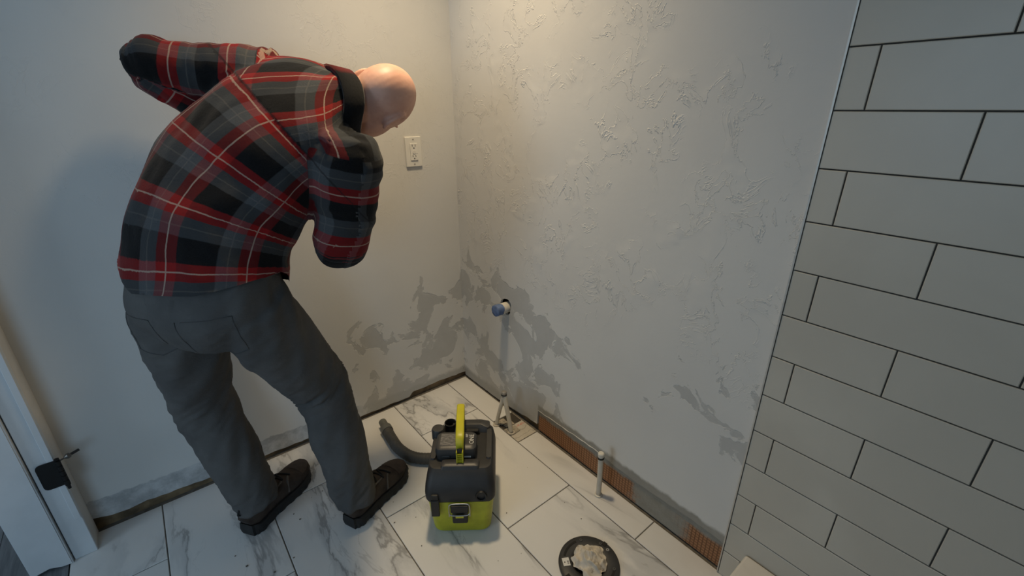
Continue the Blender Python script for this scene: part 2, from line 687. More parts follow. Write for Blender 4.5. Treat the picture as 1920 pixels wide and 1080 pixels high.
# right wall: plane x = 0, with pipe hole and the lower strip cut away to the mesh board
edge = jag([(0.0, 0.006), (-0.30, 0.010), (-0.42, 0.020), (-0.566, 0.034)], 0.02, 0.003)
edge += jag([(-0.570, 0.108), (-0.735, 0.113), (-0.885, 0.115), (-0.981, 0.107), (-1.086, 0.100), (-1.243, 0.112), (-1.412, 0.108)], 0.018, 0.0025)
edge += [(-1.412, 0.0), (-3.4, 0.0), (-3.4, H), (0.0, H)]
wall_right = prism_yz('wall_right', edge, 0.0, 0.012, M_WALL_R)
structure(wall_right, 'off-white textured drywall with grey skim coat patches above a bare strip')
bm = bmesh.new()
nn = 28
PIPE = Vector((0, -0.350, 0.523))
ra, rb = [], []
for i in range(nn):
    t = 2 * math.pi * i / nn
    rr = 0.036 + 0.004 * math.sin(3 * t + 1) + random.uniform(-0.0015, 0.0015)
    ra.append(bm.verts.new((-0.05, PIPE.y + rr * math.cos(t), PIPE.z + 0.006 + rr * math.sin(t))))
    rb.append(bm.verts.new((0.05, PIPE.y + rr * math.cos(t), PIPE.z + 0.006 + rr * math.sin(t))))
for i in range(nn):
    bm.faces.new((ra[i], ra[(i + 1) % nn], rb[(i + 1) % nn], rb[i]))
bm.faces.new(ra)
bm.faces.new(rb)
bmesh.ops.recalc_face_normals(bm, faces=bm.faces)
cut = link('hole_cutter', mesh_of('hole_cutter', bm))
bo = wall_right.modifiers.new('hole', 'BOOLEAN')
bo.object = cut
bo.operation = 'DIFFERENCE'
bo.solver = 'EXACT'
dg = bpy.context.evaluated_depsgraph_get()
dg.update()
me = bpy.data.meshes.new_from_object(wall_right.evaluated_get(dg))
wall_right.modifiers.clear()
wall_right.data = me
bpy.data.objects.remove(cut)
box('sole_plate', (0.0125, -3.4, -0.003), (0.09, 0.012, 0.06), M_WOOD, wall_right)
box('cavity', (0.075, -3.4, 0.061), (0.10, 0.012, H), M_DARK, wall_right)
prism_yz('mesh_board', [(-0.572, 0.006), (-1.41, 0.004), (-1.41, 0.122), (-0.572, 0.122)], 0.004, 0.0115, M_BOARD, wall_right)
# torn paper edge of the drywall along the top of the mesh board
bm = bmesh.new()
pts = jag([(-0.572, 0.107), (-0.735, 0.113), (-0.885, 0.115), (-0.935, 0.111)], 0.02, 0.002)
add_tube(bm, [(0.001, y, z) for y, z in pts], [0.0016 + random.uniform(0, 0.0014) for _ in pts], 6, 2)
link('torn_paper', mesh_of('torn_paper', bm), plain('torn_paper', (0.62, 0.59, 0.53), 0.9), wall_right)

structure(box('ceiling', (-4.2, -3.4, H), (0.10, 1.2, H + 0.05), M_CEIL))
bm = bmesh.new()
add_box(bm, (-4.25, -3.4, 0), (-4.2, -1.8, H))
add_box(bm, (-4.25, -0.6, 0), (-4.2, 1.2, H))
add_box(bm, (-4.25, -1.8, 0), (-4.2, -0.6, 0.82))  # opening above this sill is added to suit the hall fill
add_box(bm, (-4.25, -1.8, 2.08), (-4.2, -0.6, H))
structure(link('wall_hall_side', mesh_of('wall_hall_side', bm), M_PAINT))
structure(box('wall_hall_back', (-4.2, 1.2, 0), (-1.655, 1.25, H), M_PAINT))
bm = bmesh.new()
add_box(bm, (-4.2, -3.45, 0), (-3.05, -3.4, H))
add_box(bm, (-1.85, -3.45, 0), (0.1, -3.4, H))
add_box(bm, (-3.05, -3.45, 0), (-1.85, -3.4, 0.82))
add_box(bm, (-3.05, -3.45, 2.08), (-1.85, -3.4, H))
structure(link('wall_rear', mesh_of('wall_rear', bm), M_PAINT))
structure(box('wall_light_block', (-1.64, -3.4, 0), (-1.50, -2.25, H), M_PAINT))  # unseen wall added to block window light from the tiled wall

# door side: short stub of wall with the white jamb
bm = bmesh.new()
add_box(bm, (-1.64, -0.078, 0.0), (-1.4925, -0.0002, H))
wall_door = link('wall_door', mesh_of('wall_door', bm), M_PAINT)
structure(wall_door, 'narrow stub of wall ending in the white door jamb')
bm = bmesh.new()
add_box(bm, (-1.546, -0.092, 0.0), (-1.4912, -0.0781, H - 0.001), 0.0015, 1)
trim = link('trim_1', mesh_of('trim_1', bm), M_TRIM)
structure(trim, 'white painted door jamb')
box('casing_strip', (-1.5075, -0.0955, 0.146), (-1.4925, -0.0921, H - 0.002), M_TRIM, trim, 0.001, 1)
bm = bmesh.new()
prof = [(-1.549, 0.0), (-1.575, 0.004), (-1.600, 0.016), (-1.625, 0.012), (-1.642, 0.006), (-1.642, H - 0.002), (-1.549, H - 0.002)]
a = [bm.verts.new((x, -0.1045, z)) for x, z in prof]
b = [bm.verts.new((x, -0.0785, z)) for x, z in prof]
k = len(a)
bm.faces.new(a)
bm.faces.new(b[::-1])
for i in range(k):
    bm.faces.new((a[i], b[i], b[(i + 1) % k], a[(i + 1) % k]))
bmesh.ops.recalc_face_normals(bm, faces=bm.faces)
bmesh.ops.bevel(bm, geom=[e for e in bm.edges if all(v.co.y < -0.1 for v in e.verts)], offset=0.003, segments=2, affect='EDGES')
link('door_stop', mesh_of('door_stop', bm), M_TRIM, trim)

# ------------------------------------------------------------------ tiled wall
X_T = -0.010
wall_tiled = box('wall_tiled', (X_T + 0.0025, -3.4, 0.0), (-0.0002, -1.4075, H), M_WGROUT)
structure(wall_tiled, 'grey rectangular wall tiles with dark joints in running bond')


def fz(z): return 0.012 + 0.991 * z


def fy(y): return -0.0156 + 0.991 * y


wt_cache = {}


def put_wtile(y0, y1, z0, z1):
    g = 0.0014
    w, h = round(y0 - y1 - 2 * g, 4), round(z1 - z0 - 2 * g, 4)
    if w < 0.006 or h < 0.006:
        return
    if (w, h) not in wt_cache:
        bm = bmesh.new()
        bv = 0.0016
        lv = []
        for xx, ins in ((0.0025, 0), (-bv * 0.4, 0), (-bv, bv * 0.8)):
            lv.append([bm.verts.new((xx, sy * (w / 2 - ins), sz * (h / 2 - ins))) for sy, sz in ((-1, -1), (1, -1), (1, 1), (-1, 1))])
        for A, B in zip(lv, lv[1:]):
            for i in range(4):
                bm.faces.new((A[i], A[(i + 1) % 4], B[(i + 1) % 4], B[i]))
        bm.faces.new(lv[-1])
        bmesh.ops.recalc_face_normals(bm, faces=bm.faces)
        wt_cache[(w, h)] = mesh_of('wall_tile', bm)
        wt_cache[(w, h)].materials.append(M_WTILE)
    link('wall_tile', wt_cache[(w, h)], None, wall_tiled, (X_T + random.uniform(-0.0003, 0.0003), (y0 + y1) / 2, (z0 + z1) / 2))


zj = [0.0]
k = 0
while True:
    z = fz(0.0865 + 0.11256 * k)
    if z > H - 0.02:
        break
    zj.append(z)
    k += 1
zj.append(H)
YE = fy(-1.4025)
for r in range(len(zj) - 1):
    # the course whose lower joint is at 0.997 units (index 12) starts with a narrow cut piece
    first = -1.4545 if (r % 2 == 0) else -1.622
    ys = [YE] + [fy(first - 0.3371 * i) for i in range(7) if fy(first - 0.3371 * i) > -3.38] + [-3.4]
    for a, b in zip(ys, ys[1:]):
        put_wtile(a, b, zj[r], zj[r + 1])
tr = box('trim_2', (X_T - 0.003, YE, 0.0), (-0.0002, YE + 0.0035, H), plain('brushed_edge_trim', (0.55, 0.53, 0.49), 0.4, 0.6, var=0.05))
structure(tr, 'thin metal edge strip where the wall tiles begin')

# white shower base in the lower right corner
sb = empty('shower_base', (-0.40, -2.40, 0))
tag(sb, 'white shower base with a smooth flat rim against the tiled wall', 'shower base')
M_ACR = plain('white_acrylic', (0.66, 0.63, 0.58), 0.35, var=0.03)
bm = bmesh.new()
add_box(bm, (-0.40 + 0.0, -0.99, 0.001), (0.386, 0.934, 0.144), 0.008, 3)
link('rim', mesh_of('rim', bm), M_ACR, sb)

# ------------------------------------------------------------------ the man
V3 = np.array


def unit(v):
    v = np.asarray(v, float)
    return v / np.linalg.norm(v)


person = empty('person', (-0.92, -0.40, 0))
tag(person, 'person in red and black plaid shirt and grey jeans bending towards the wall', 'person')
PINV = Matrix.Translation((0.92, 0.40, 0))


def plink(name, me, mat, parent=None):
    """world-space mesh linked under the person (whose empty is offset)"""
    o = link(name, me, mat)
    o.parent = parent or person
    if parent is None:
        o.matrix_parent_inverse = PINV
    return o


side_p = unit(V3([0.61, -0.79, 0.06]))        # from his left hip to his right hip
side_s = unit(V3([0.20, -0.82, -0.50]))       # from left shoulder to right shoulder
side_m = unit(side_p + side_s)
SP = V3([[-1.040, -0.405, 0.845], [-1.005, -0.375, 0.995], [-0.935, -0.362, 1.120], [-0.830, -0.375, 1.235], [-0.715, -0.402, 1.318], [-0.615, -0.430, 1.362]])
SPS = V3([side_p, side_p, side_m, side_m, side_s, side_s])
SPA = V3([0.208, 0.208, 0.210, 0.212, 0.178, 0.070])
SPB = V3([0.145, 0.150, 0.150, 0.140, 0.110, 0.065])
hipL, hipR = V3([-1.110, -0.300, 0.830]), V3([-0.965, -0.480, 0.838])
kneL, kneR = V3([-1.112, -0.216, 0.467]), V3([-0.804, -0.390, 0.485])
ankL, ankR = V3([-1.050, -0.305, 0.10]), V3([-0.785, -0.508, 0.10])
shL, shR = V3([-0.786, -0.248, 1.405]), V3([-0.680, -0.570, 1.215])
elL, elR = V3([-1.018, -0.140, 1.434]), V3([-0.711, -0.506, 0.975])
wrL, wrR = V3([-0.845, -0.125, 1.290]), V3([-0.620, -0.280, 1.040])
neck0, headc = V3([-0.640, -0.425, 1.345]), V3([-0.516, -0.438, 1.352])
CR, CU, CF = V3([0.7727, -0.6347, 0]), V3([0.2374, 0.2890, 0.9274]), V3([0.5887, 0.7166, -0.3741])
h_r = unit(0.58 * CR - 0.81 * CU)             # towards his right ear
h_u = unit(0.81 * CR + 0.58 * CU + 0.30 * CF)  # towards the crown
h_u = unit(h_u - h_r * (h_u @ h_r))
h_f = unit(np.cross(h_u, h_r))
if h_f @ CF < 0:
    h_f = -h_f
_a = math.radians(5)
h_r, h_f = unit(math.cos(_a) * h_r - math.sin(_a) * h_f), unit(math.cos(_a) * h_f + math.sin(_a) * h_r)


def lerp(a, b, t): return a + (b - a) * t


def limb_pts(a, b, c, bulge=0.0):
    return [a, lerp(a, b, 0.5), b, lerp(b, c, 0.5), c]


# ---- body: one continuous skin surface
bm = bmesh.new()
add_loft(bm, SP, SPA * 0.80, SPB * 0.76, SPS)
add_loft(bm, [neck0 - 0.05 * unit(headc - neck0), lerp(neck0, headc, 0.4), headc - 0.02 * h_u], [0.066, 0.060, 0.062], [0.062, 0.060, 0.064], h_r)
sk = headc + 0.008 * h_u - 0.004 * h_f
add_ell(bm, sk, h_r * 0.077, h_f * 0.094, h_u * 0.094, 28, 20)                       # skull
add_ell(bm, headc - 0.040 * h_u + 0.035 * h_f, h_r * 0.063, h_f * 0.066, h_u * 0.082)  # face
add_ell(bm, headc - 0.098 * h_u + 0.066 * h_f, h_r * 0.033, h_f * 0.026, h_u * 0.022)  # chin
add_ell(bm, headc + 0.012 * h_u + 0.083 * h_f, h_r * 0.052, h_f * 0.014, h_u * 0.010)  # brow
add_loft(bm, [headc + 0.005 * h_u + 0.088 * h_f, headc - 0.02 * h_u + 0.103 * h_f, headc - 0.040 * h_u + 0.113 * h_f, headc - 0.048 * h_u + 0.095 * h_f],
         [0.008, 0.010, 0.016, 0.012], [0.008, 0.010, 0.011, 0.008], h_r)            # nose
add_ell(bm, headc - 0.071 * h_u + 0.094 * h_f, h_r * 0.024, h_f * 0.007, h_u * 0.005)  # upper lip
add_ell(bm, headc - 0.081 * h_u + 0.092 * h_f, h_r * 0.021, h_f * 0.007, h_u * 0.005)  # lower lip
for s in (-1, 1):                                                                   # ears
    e = headc - 0.012 * h_u - 0.006 * h_f + s * 0.071 * h_r
    pts = []
    for i in range(9):
        t = -1.9 + 4.6 * i / 8
        pts.append(e + h_u * 0.033 * math.sin(t) - h_f * 0.021 * math.cos(t) + s * h_r * (0.010 + 0.006 * math.cos(t)))
    add_tube(bm, pts, [0.006] * 9, 8, 3)
    add_ell(bm, e + s * h_r * 0.002, h_r * 0.010, h_f * 0.021, h_u * 0.032)
    add_ell(bm, e - 0.030 * h_u + 0.006 * h_f + s * 0.005 * h_r, h_r * 0.005, h_f * 0.008, h_u * 0.009)
for hip, kn, an, sgn in ((hipL, kneL, ankL, -1), (hipR, kneR, ankR, 1)):
    add_loft(bm, limb_pts(hip, kn, an), [0.078, 0.068, 0.052, 0.050, 0.036], [0.078, 0.068, 0.052, 0.050, 0.036], side_p)
FEET = [(V3([-1.105, -0.344]), V3([-0.867, -0.173])), (V3([-0.831, -0.529]), V3([-0.575, -0.414]))]
for (hl, to), an in zip(FEET, (ankL, ankR)):
    d = unit(to - hl)
    q = lambda t, z: V3([*(hl + (to - hl) * t), z])
    sd = V3([-d[1], d[0], 0])
    add_loft(bm, [an + V3([0, 0, 0.03]), an - V3([0, 0, 0.035]), q(0.45, 0.050), q(0.7, 0.042), q(0.88, 0.036)],
             [0.034, 0.032, 0.034, 0.036, 0.026], [0.034, 0.036, 0.028, 0.020, 0.012], sd)


def hand(bm, wr, fwd, palm_n, thumb_side, curl):
    """palm, four unequal bent fingers and a thumb leaving the side of the palm"""
    fwd = unit(fwd)
    palm_n = unit(palm_n - fwd * (palm_n @ fwd))
    sd = unit(np.cross(fwd, palm_n)) * thumb_side
    add_loft(bm, [wr - 0.02 * fwd, wr + 0.015 * fwd, wr + 0.05 * fwd, wr + 0.088 * fwd], [0.026, 0.034, 0.041, 0.040], [0.020, 0.016, 0.015, 0.012], sd)
    for i, (L, off) in enumerate(((0.070, 0.030), (0.078, 0.010), (0.073, -0.010), (0.058, -0.029))):
        p = wr + (0.082 - 0.006 * abs(i - 1)) * fwd + off * sd
        pts, a = [p - 0.012 * fwd, p], 0.25
        for seg in (0.45, 0.32, 0.23):
            a += curl
            p = p + (math.cos(a) * fwd + math.sin(a) * palm_n) * L * seg + 0.002 * sd * (1 if off > 0 else -1)
            pts.append(p)
        add_loft(bm, pts, [0.0085, 0.0088, 0.0084, 0.0078, 0.0062], [0.0085, 0.0088, 0.0084, 0.0078, 0.0062], sd, 10, 3)
    p = wr + 0.022 * fwd + 0.028 * sd
    add_loft(bm, [p, p + 0.024 * fwd + 0.020 * sd + 0.010 * palm_n, p + 0.050 * fwd + 0.026 * sd + 0.024 * palm_n, p + 0.070 * fwd + 0.020 * sd + 0.036 * palm_n],
             [0.013, 0.0115, 0.0095, 0.007], [0.013, 0.011, 0.009, 0.007], palm_n, 10, 3)


for sh, el, wr, sgn in ((shL, elL, wrL, -1), (shR, elR, wrR, 1)):
    add_loft(bm, [sh, lerp(sh, el, 0.5), el, lerp(el, wr, 0.5), wr], [0.048, 0.044, 0.038, 0.036, 0.026], [0.048, 0.044, 0.038, 0.034, 0.023], V3([0.1, 0.2, 0.97]))
hand(bm, wrL, V3([0.10, 0.02, -0.075]), V3([0.1, -0.9, -0.2]), 1, 0.42)
hand(bm, wrR, V3([0.025, 0.10, 0.045]), V3([-0.8, 0.2, 0.3]), 1, 0.42)
body_me = fuse('body', bm, 0.0042, 5)


def skin_mat():
    n = NT('skin')
    p = n.obj()
    f = n.noise(p, 14.0, 4)
    c = n.mix(n.ss(f, 0.3, 0.7), (0.58, 0.31, 0.225), (0.68, 0.39, 0.29))
    c = n.mix(n.math('MULTIPLY', n.ss(n.noise(p, 60.0, 3), 0.5, 0.7), 0.25), c, (0.50, 0.24, 0.18))
    n.bump(n.noise(p, 300.0, 2), 0.12, 0.001)
    return n.out(c, 0.5, 0, 0.4)


body = plink('body', body_me, skin_mat())
M_EYE = plain('eye_white', (0.7, 0.68, 0.64), 0.2)
M_IRIS = plain('iris', (0.05, 0.035, 0.025), 0.2)
for s in (-1, 1):
    e = headc - 0.010 * h_u + 0.076 * h_f + s * 0.031 * h_r
    bm = bmesh.new()
    add_ell(bm, e, h_r * 0.012, h_u * 0.0075, h_f * 0.012)
    eye = plink('eye', mesh_of('eye', bm), M_EYE)
    bm = bmesh.new()
    add_ell(bm, e + 0.0102 * h_f, h_r * 0.0045, h_u * 0.0045, h_f * 0.0028)
    o = link('iris', mesh_of('iris', bm), M_IRIS, eye)

# ---- shirt
def arm_curve(sh, el, wr):
    return V3([sh + (sh - el) * 0.22, sh, lerp(sh, el, 0.5), el, lerp(el, wr, 0.55), lerp(el, wr, 0.93)])


ARM = {'L': arm_curve(shL, elL, wrL), 'R': arm_curve(shR, elR, wrR)}
ARM_A = {'L': V3([0.070, 0.083, 0.068, 0.060, 0.056, 0.048]), 'R': V3([0.058, 0.086, 0.082, 0.072, 0.060, 0.048])}
bm = bmesh.new()
add_loft(bm, SP, SPA, SPB, SPS, 32, 6, 2.2)
for s in 'LR':
    add_loft(bm, ARM[s], ARM_A[s], ARM_A[s] * 0.97, V3([0.1, 0.2, 0.97]))
shirt_me = fuse('shirt', bm, 0.0065, 9)


def dense(P, extra=None, sub=14):
    return catmull(P, sub)


spine = dense(SP)
spS, spA, spB = dense(SPS), dense(SPA)[:, 0], dense(SPB)[:, 0]
sp_len = np.r_[0, np.cumsum(np.linalg.norm(np.diff(spine, axis=0), axis=1))]
spT = np.gradient(spine, axis=0)
spT /= np.linalg.norm(spT, axis=1)[:, None]
spS = spS - spT * np.sum(spS * spT, 1)[:, None]
spS /= np.linalg.norm(spS, axis=1)[:, None]
spD = np.cross(spT, spS)
if (spD[20] @ CF) > 0:
    spD = -spD                                  # points out of his back
V_YOKE = sp_len[-1] - 0.185


def torso_uv(p):
    d2 = ((p[:, None, :] - spine[None]) ** 2).sum(2)
    k = d2.argmin(1)
    r = p - spine[k]
    t = (r * spT[k]).sum(1)
    s, b = (r * spS[k]).sum(1), (r * spD[k]).sum(1)
    nd = np.sqrt((s / spA[k]) ** 2 + (b / spB[k]) ** 2)
    ang = np.arctan2(s / spA[k], b / spB[k])
    return ang * 0.205, sp_len[k] + t, nd


def arm_uv(p, s):
    c = dense(ARM[s])
    ra = dense(ARM_A[s])[:, 0]
    L = np.r_[0, np.cumsum(np.linalg.norm(np.diff(c, axis=0), axis=1))]
    T = np.gradient(c, axis=0)
    T /= np.linalg.norm(T, axis=1)[:, None]
    k = ((p[:, None, :] - c[None]) ** 2).sum(2).argmin(1)
    r = p - c[k]
    t = (r * T[k]).sum(1)
    rr = r - T[k] * t[:, None]
    e1 = V3([0.1, 0.2, 0.97]) - T[k] * (T[k] @ V3([0.1, 0.2, 0.97]))[:, None]
    e1 /= np.linalg.norm(e1, axis=1)[:, None]
    e2 = np.cross(T[k], e1)
    ang = np.arctan2((rr * e2).sum(1), (rr * e1).sum(1))
    nd = np.linalg.norm(r, axis=1) / ra[k] + np.where(k < 6, 0.3, 0.0)
    return ang * 0.075, L[k] + t, nd


co = get_co(shirt_me)
# cloth folds: stretched noise along the body
no = get_no(shirt_me)
u_t, v_t, nd_t = torso_uv(co)
u_l, v_l, nd_l = arm_uv(co, 'L')
u_r, v_r, nd_r = arm_uv(co, 'R')
reg = np.where((nd_l < nd_t - 0.04) & (nd_l <= nd_r), 1, np.where(nd_r < nd_t - 0.04, 2, 0))
disp = np.zeros(len(co))
for i in range(len(co)):
    if reg[i] == 0:
        a = noise.noise(Vector((u_t[i] * 7 + v_t[i] * 3, v_t[i] * 9 - u_t[i] * 5, 1.3)))
        b = noise.noise(Vector((u_t[i] * 20 + v_t[i] * 9, v_t[i] * 14 - u_t[i] * 8, 4.3)))
        disp[i] = 0.010 * a + 0.0045 * b + (0.0035 if v_t[i] > V_YOKE else 0.0)
        if v_t[i] < 0.06:
            disp[i] += 0.006 * math.sin(u_t[i] * 45 + 1.0) * (0.06 - max(v_t[i], 0)) / 0.06
    else:
        uu, vv = (u_l[i], v_l[i]) if reg[i] == 1 else (u_r[i], v_r[i])
        a = noise.noise(Vector((uu * 9, vv * 16, 7.7)))
        b = noise.noise(Vector((uu * 14, vv * 40, 2.2)))
        disp[i] = 0.008 * a + 0.005 * b
co = co + no * disp[:, None]
set_co(shirt_me, co)

# cut the hem: dips at the back, rises at both sides
def hem(u):
    side = 0.19 * max(0.0, (-u - 0.08) / 0.25) + 0.060 * max(0.0, (u - 0.10) / 0.25)
    front = min(1.0, max(0.0, (abs(u) - 0.33) / 0.10))
    return 0.046 + side * (1 - front) + 0.02 * front


bmh = bmesh.new()
bmh.from_mesh(shirt_me)
bmh.verts.ensure_lookup_table()
cut_v = [v_t[i] < hem(u_t[i]) and reg[i] == 0 for i in range(len(co))]
lay = bmh.verts.layers.int.new('src')
for i, v in enumerate(bmh.verts):
    v[lay] = i
bmesh.ops.delete(bmh, geom=[f for f in bmh.faces if all(cut_v[v.index] for v in f.verts)], context='FACES')
bmesh.ops.delete(bmh, geom=[v for v in bmh.verts if not v.link_faces], context='VERTS')
keep = np.array([v[lay] for v in bmh.verts])
# pull the boundary row onto the hem line so that it is smooth
bmh.verts.ensure_lookup_table()
for v in bmh.verts:
    if any(e.is_boundary for e in v.link_edges):
        i = v[lay]
        k = int(((spine - np.array(v.co)) ** 2).sum(1).argmin())
        dv = hem(u_t[i]) - v_t[i]
        v.co = Vector(np.array(v.co) + spT[k] * dv)
bmh.to_mesh(shirt_me)
bmh.free()
shirt_me.polygons.foreach_set('use_smooth', [True] * len(shirt_me.polygons))
u_t, v_t, u_l, v_l, u_r, v_r, reg, nd_t, nd_l, nd_r = (q[keep] for q in (u_t, v_t, u_l, v_l, u_r, v_r, reg, nd_t, nd_l, nd_r))
me = shirt_me
nl = len(me.loops)
lv = np.empty(nl, int)
me.loops.foreach_get('vertex_index', lv)
ls = np.empty(len(me.polygons), int)
lt = np.empty(len(me.polygons), int)
me.polygons.foreach_get('loop_start', ls)
me.polygons.foreach_get('loop_total', lt)
lp = np.repeat(np.arange(len(me.polygons)), lt)          # loop -> polygon
lead = lv[ls][lp]                                         # first vertex of each loop's face


def unwrap(u, per):
    d = u[lv] - u[lead]
    return u[lv] - np.round(d / per) * per


L1 = {q: float(np.linalg.norm(np.diff(dense(ARM[q])[:15], axis=0), axis=1).sum()) for q in 'LR'}
slv = np.maximum(np.minimum((v_l - L1['L'] + 0.015) / 0.1, nd_t - nd_l + 0.15), np.minimum((v_r - L1['R'] + 0.015) / 0.1, nd_t - nd_r + 0.15))   # above zero: sleeve
useL = (nd_l <= nd_r)[lead]
ua = np.where(useL, unwrap(u_l, 2 * math.pi * 0.075) + 0.06, unwrap(u_r, 2 * math.pi * 0.075) + 0.12)
va = np.where(useL, v_l[lv] + 0.052, v_r[lv] + 0.03)
at = me.attributes.new('plaid', 'FLOAT_VECTOR', 'CORNER')
at.data.foreach_set('vector', np.stack([unwrap(u_t, 2 * math.pi * 0.205), v_t[lv], slv[lv]], 1).ravel())
at = me.attributes.new('sleeve', 'FLOAT_VECTOR', 'CORNER')
at.data.foreach_set('vector', np.stack([ua, va, np.zeros(nl)], 1).ravel())


def plaid_mat():
    n = NT('plaid_flannel')
    u, v, sl = n.xyz(n.new('ShaderNodeAttribute', attribute_name='plaid').outputs['Vector'])
    us, vs, _ = n.xyz(n.new('ShaderNodeAttribute', attribute_name='sleeve').outputs['Vector'])
    o = n.obj()
    wob = n.math('MULTIPLY', n.math('SUBTRACT', n.noise(o, 12.0, 2), 0.5), 0.010)
    yoke = n.math('GREATER_THAN', v, V_YOKE)              # bias-cut piece over the shoulders
    is_sl = n.math('GREATER_THAN', sl, 0.0)
    ca, sa = math.cos(math.radians(YROT)), math.sin(math.radians(YROT))
    uy = n.math('ADD', n.math('ADD', n.math('MULTIPLY', u, ca), n.math('MULTIPLY', v, sa)), YU)
    vy = n.math('ADD', n.math('ADD', n.math('MULTIPLY', u, -sa), n.math('MULTIPLY', v, ca)), YV)

    def pick(f, a, b):
        m = n.new('ShaderNodeMix', data_type='FLOAT')
        n.put(m.inputs[0], f)
        n.put(m.inputs[2], a)
        n.put(m.inputs[3], b)
        return m.outputs[0]

    U = pick(is_sl, pick(yoke, n.math('ADD', n.math('ADD', u, TU), n.math('MULTIPLY', v, -0.15)), uy), us)
    V = pick(is_sl, pick(yoke, n.math('ADD', v, TV), vy), vs)
    fu = n.math('FRACT', n.math('MULTIPLY', n.math('ADD', U, wob), 1 / 0.192))
    fv = n.math('FRACT', n.math('MULTIPLY', n.math('ADD', V, wob), 1 / 0.140))
    RED, RED2, BLK, GRY = (0.29, 0.008, 0.008), (0.18, 0.006, 0.006), (0.003, 0.003, 0.0035), (0.064, 0.068, 0.072)
    ru = n.ramp(fu, [(0.0, GRY), (0.012, RED2), (0.27, RED2), (0.285, BLK), (0.74, BLK), (0.755, GRY), (1.0, GRY)])
    rv = n.ramp(fv, [(0.0, GRY), (0.012, RED), (0.29, RED), (0.305, BLK), (0.69, BLK), (0.705, GRY), (1.0, GRY)])
    fine = n.noise(o, 420.0, 2)
    col = n.mix(0.5, ru, rv)                              # twill: an even mix of both yarns
    lu = n.ss(n.math('ABSOLUTE', n.math('SUBTRACT', fu, 0.135)), 0.013, 0.006)
    lv_ = n.ss(n.math('ABSOLUTE', n.math('SUBTRACT', fv, 0.145)), 0.017, 0.008)
    gu = n.ss(n.math('ABSOLUTE', n.math('SUBTRACT', fu, 0.875)), 0.012, 0.006)
    gv = n.ss(n.math('ABSOLUTE', n.math('SUBTRACT', fv, 0.85)), 0.016, 0.008)
    line = n.math('MAXIMUM', n.math('MAXIMUM', lu, lv_), n.math('MULTIPLY', n.math('MAXIMUM', gu, gv), 0.12))
    col = n.mix(n.math('MULTIPLY', line, 0.55), col, (0.46, 0.38, 0.29))
    seam = n.math('MAXIMUM', n.ss(n.math('ABSOLUTE', n.math('SUBTRACT', v, V_YOKE)), 0.0035, 0.0015), n.math('MULTIPLY', n.ss(n.math('ABSOLUTE', sl), 0.025, 0.010), 0.3))
    col = n.mix(n.math('MULTIPLY', seam, 0.6), col, (0.01, 0.008, 0.008))
    col = n.mix(n.math('MULTIPLY', n.ss(fine, 0.35, 0.65), 0.18), col, (0.02, 0.02, 0.02))
    n.bump(n.noise(o, 130.0, 4), 0.25, 0.003)
    n.b.inputs['Sheen Weight'].default_value = 0.08
    return n.out(col, 0.9, 0, 0.15)


YROT, YU, YV, TU, TV = 62.0, -0.032, 0.004, 0.008, -0.078
M_PLAID = plaid_mat()
shirt = plink('shirt', shirt_me, M_PLAID)
shirt['label'] = 'red, black and grey plaid flannel shirt'
# collar band around the neck
n_dir = unit(headc - neck0)
cc = lerp(neck0, headc, 0.10) + h_r * 0.012
s1 = unit(h_r - n_dir * (h_r @ n_dir))
s2 = np.cross(n_dir, s1)
bm = bmesh.new()
prof = [(0.080, -0.028), (0.075, 0.000), (0.070, 0.024), (0.074, 0.029), (0.080, 0.024), (0.086, 0.000), (0.092, -0.026)]
N = 40
rings = []
for r, h in prof:
    ring = []
    for i in range(N):
        t = 2 * math.pi * i / N
        p = cc + (s1 * math.cos(t) * 1.16 + s2 * math.sin(t) * 1.0) * (r + 0.002 * math.sin(5 * t)) + n_dir * (h - 0.012 * math.cos(2 * t))
        ring.append(bm.verts.new(Vector(p)))
    rings.append(ring)
for i in range(N):
    for A, B in zip(rings, rings[1:] + rings[:1]):
        bm.faces.new((A[i], A[(i + 1) % N], B[(i + 1) % N], B[i]))
bmesh.ops.recalc_face_normals(bm, faces=bm.faces)
cm = mesh_of('collar', bm)
cco = get_co(cm)
rel = cco - cc
cu = np.arctan2(rel @ s2, rel @ s1) * 0.085
cv = rel @ n_dir
lv = np.empty(len(cm.loops), int)
cm.loops.foreach_get('vertex_index', lv)
cuv = np.stack([cu[lv] * 0.25 + 0.088 + 0.15 * (cv[lv] * 0.6 + 0.145), cv[lv] * 0.6 + 0.145, -np.ones(len(lv))], 1)
cm.attributes.new('plaid', 'FLOAT_VECTOR', 'CORNER').data.foreach_set('vector', cuv.ravel())
plink('collar', cm, M_PLAID).data.polygons.foreach_set('use_smooth', [True] * len(cm.polygons))

# ---- jeans
def leg_curve(hip, kn, an, inner):
    return V3([hip + V3([0, 0, 0.02]), lerp(hip, kn, 0.45), kn, lerp(kn, an, 0.5), an - V3([0, 0, 0.022])])


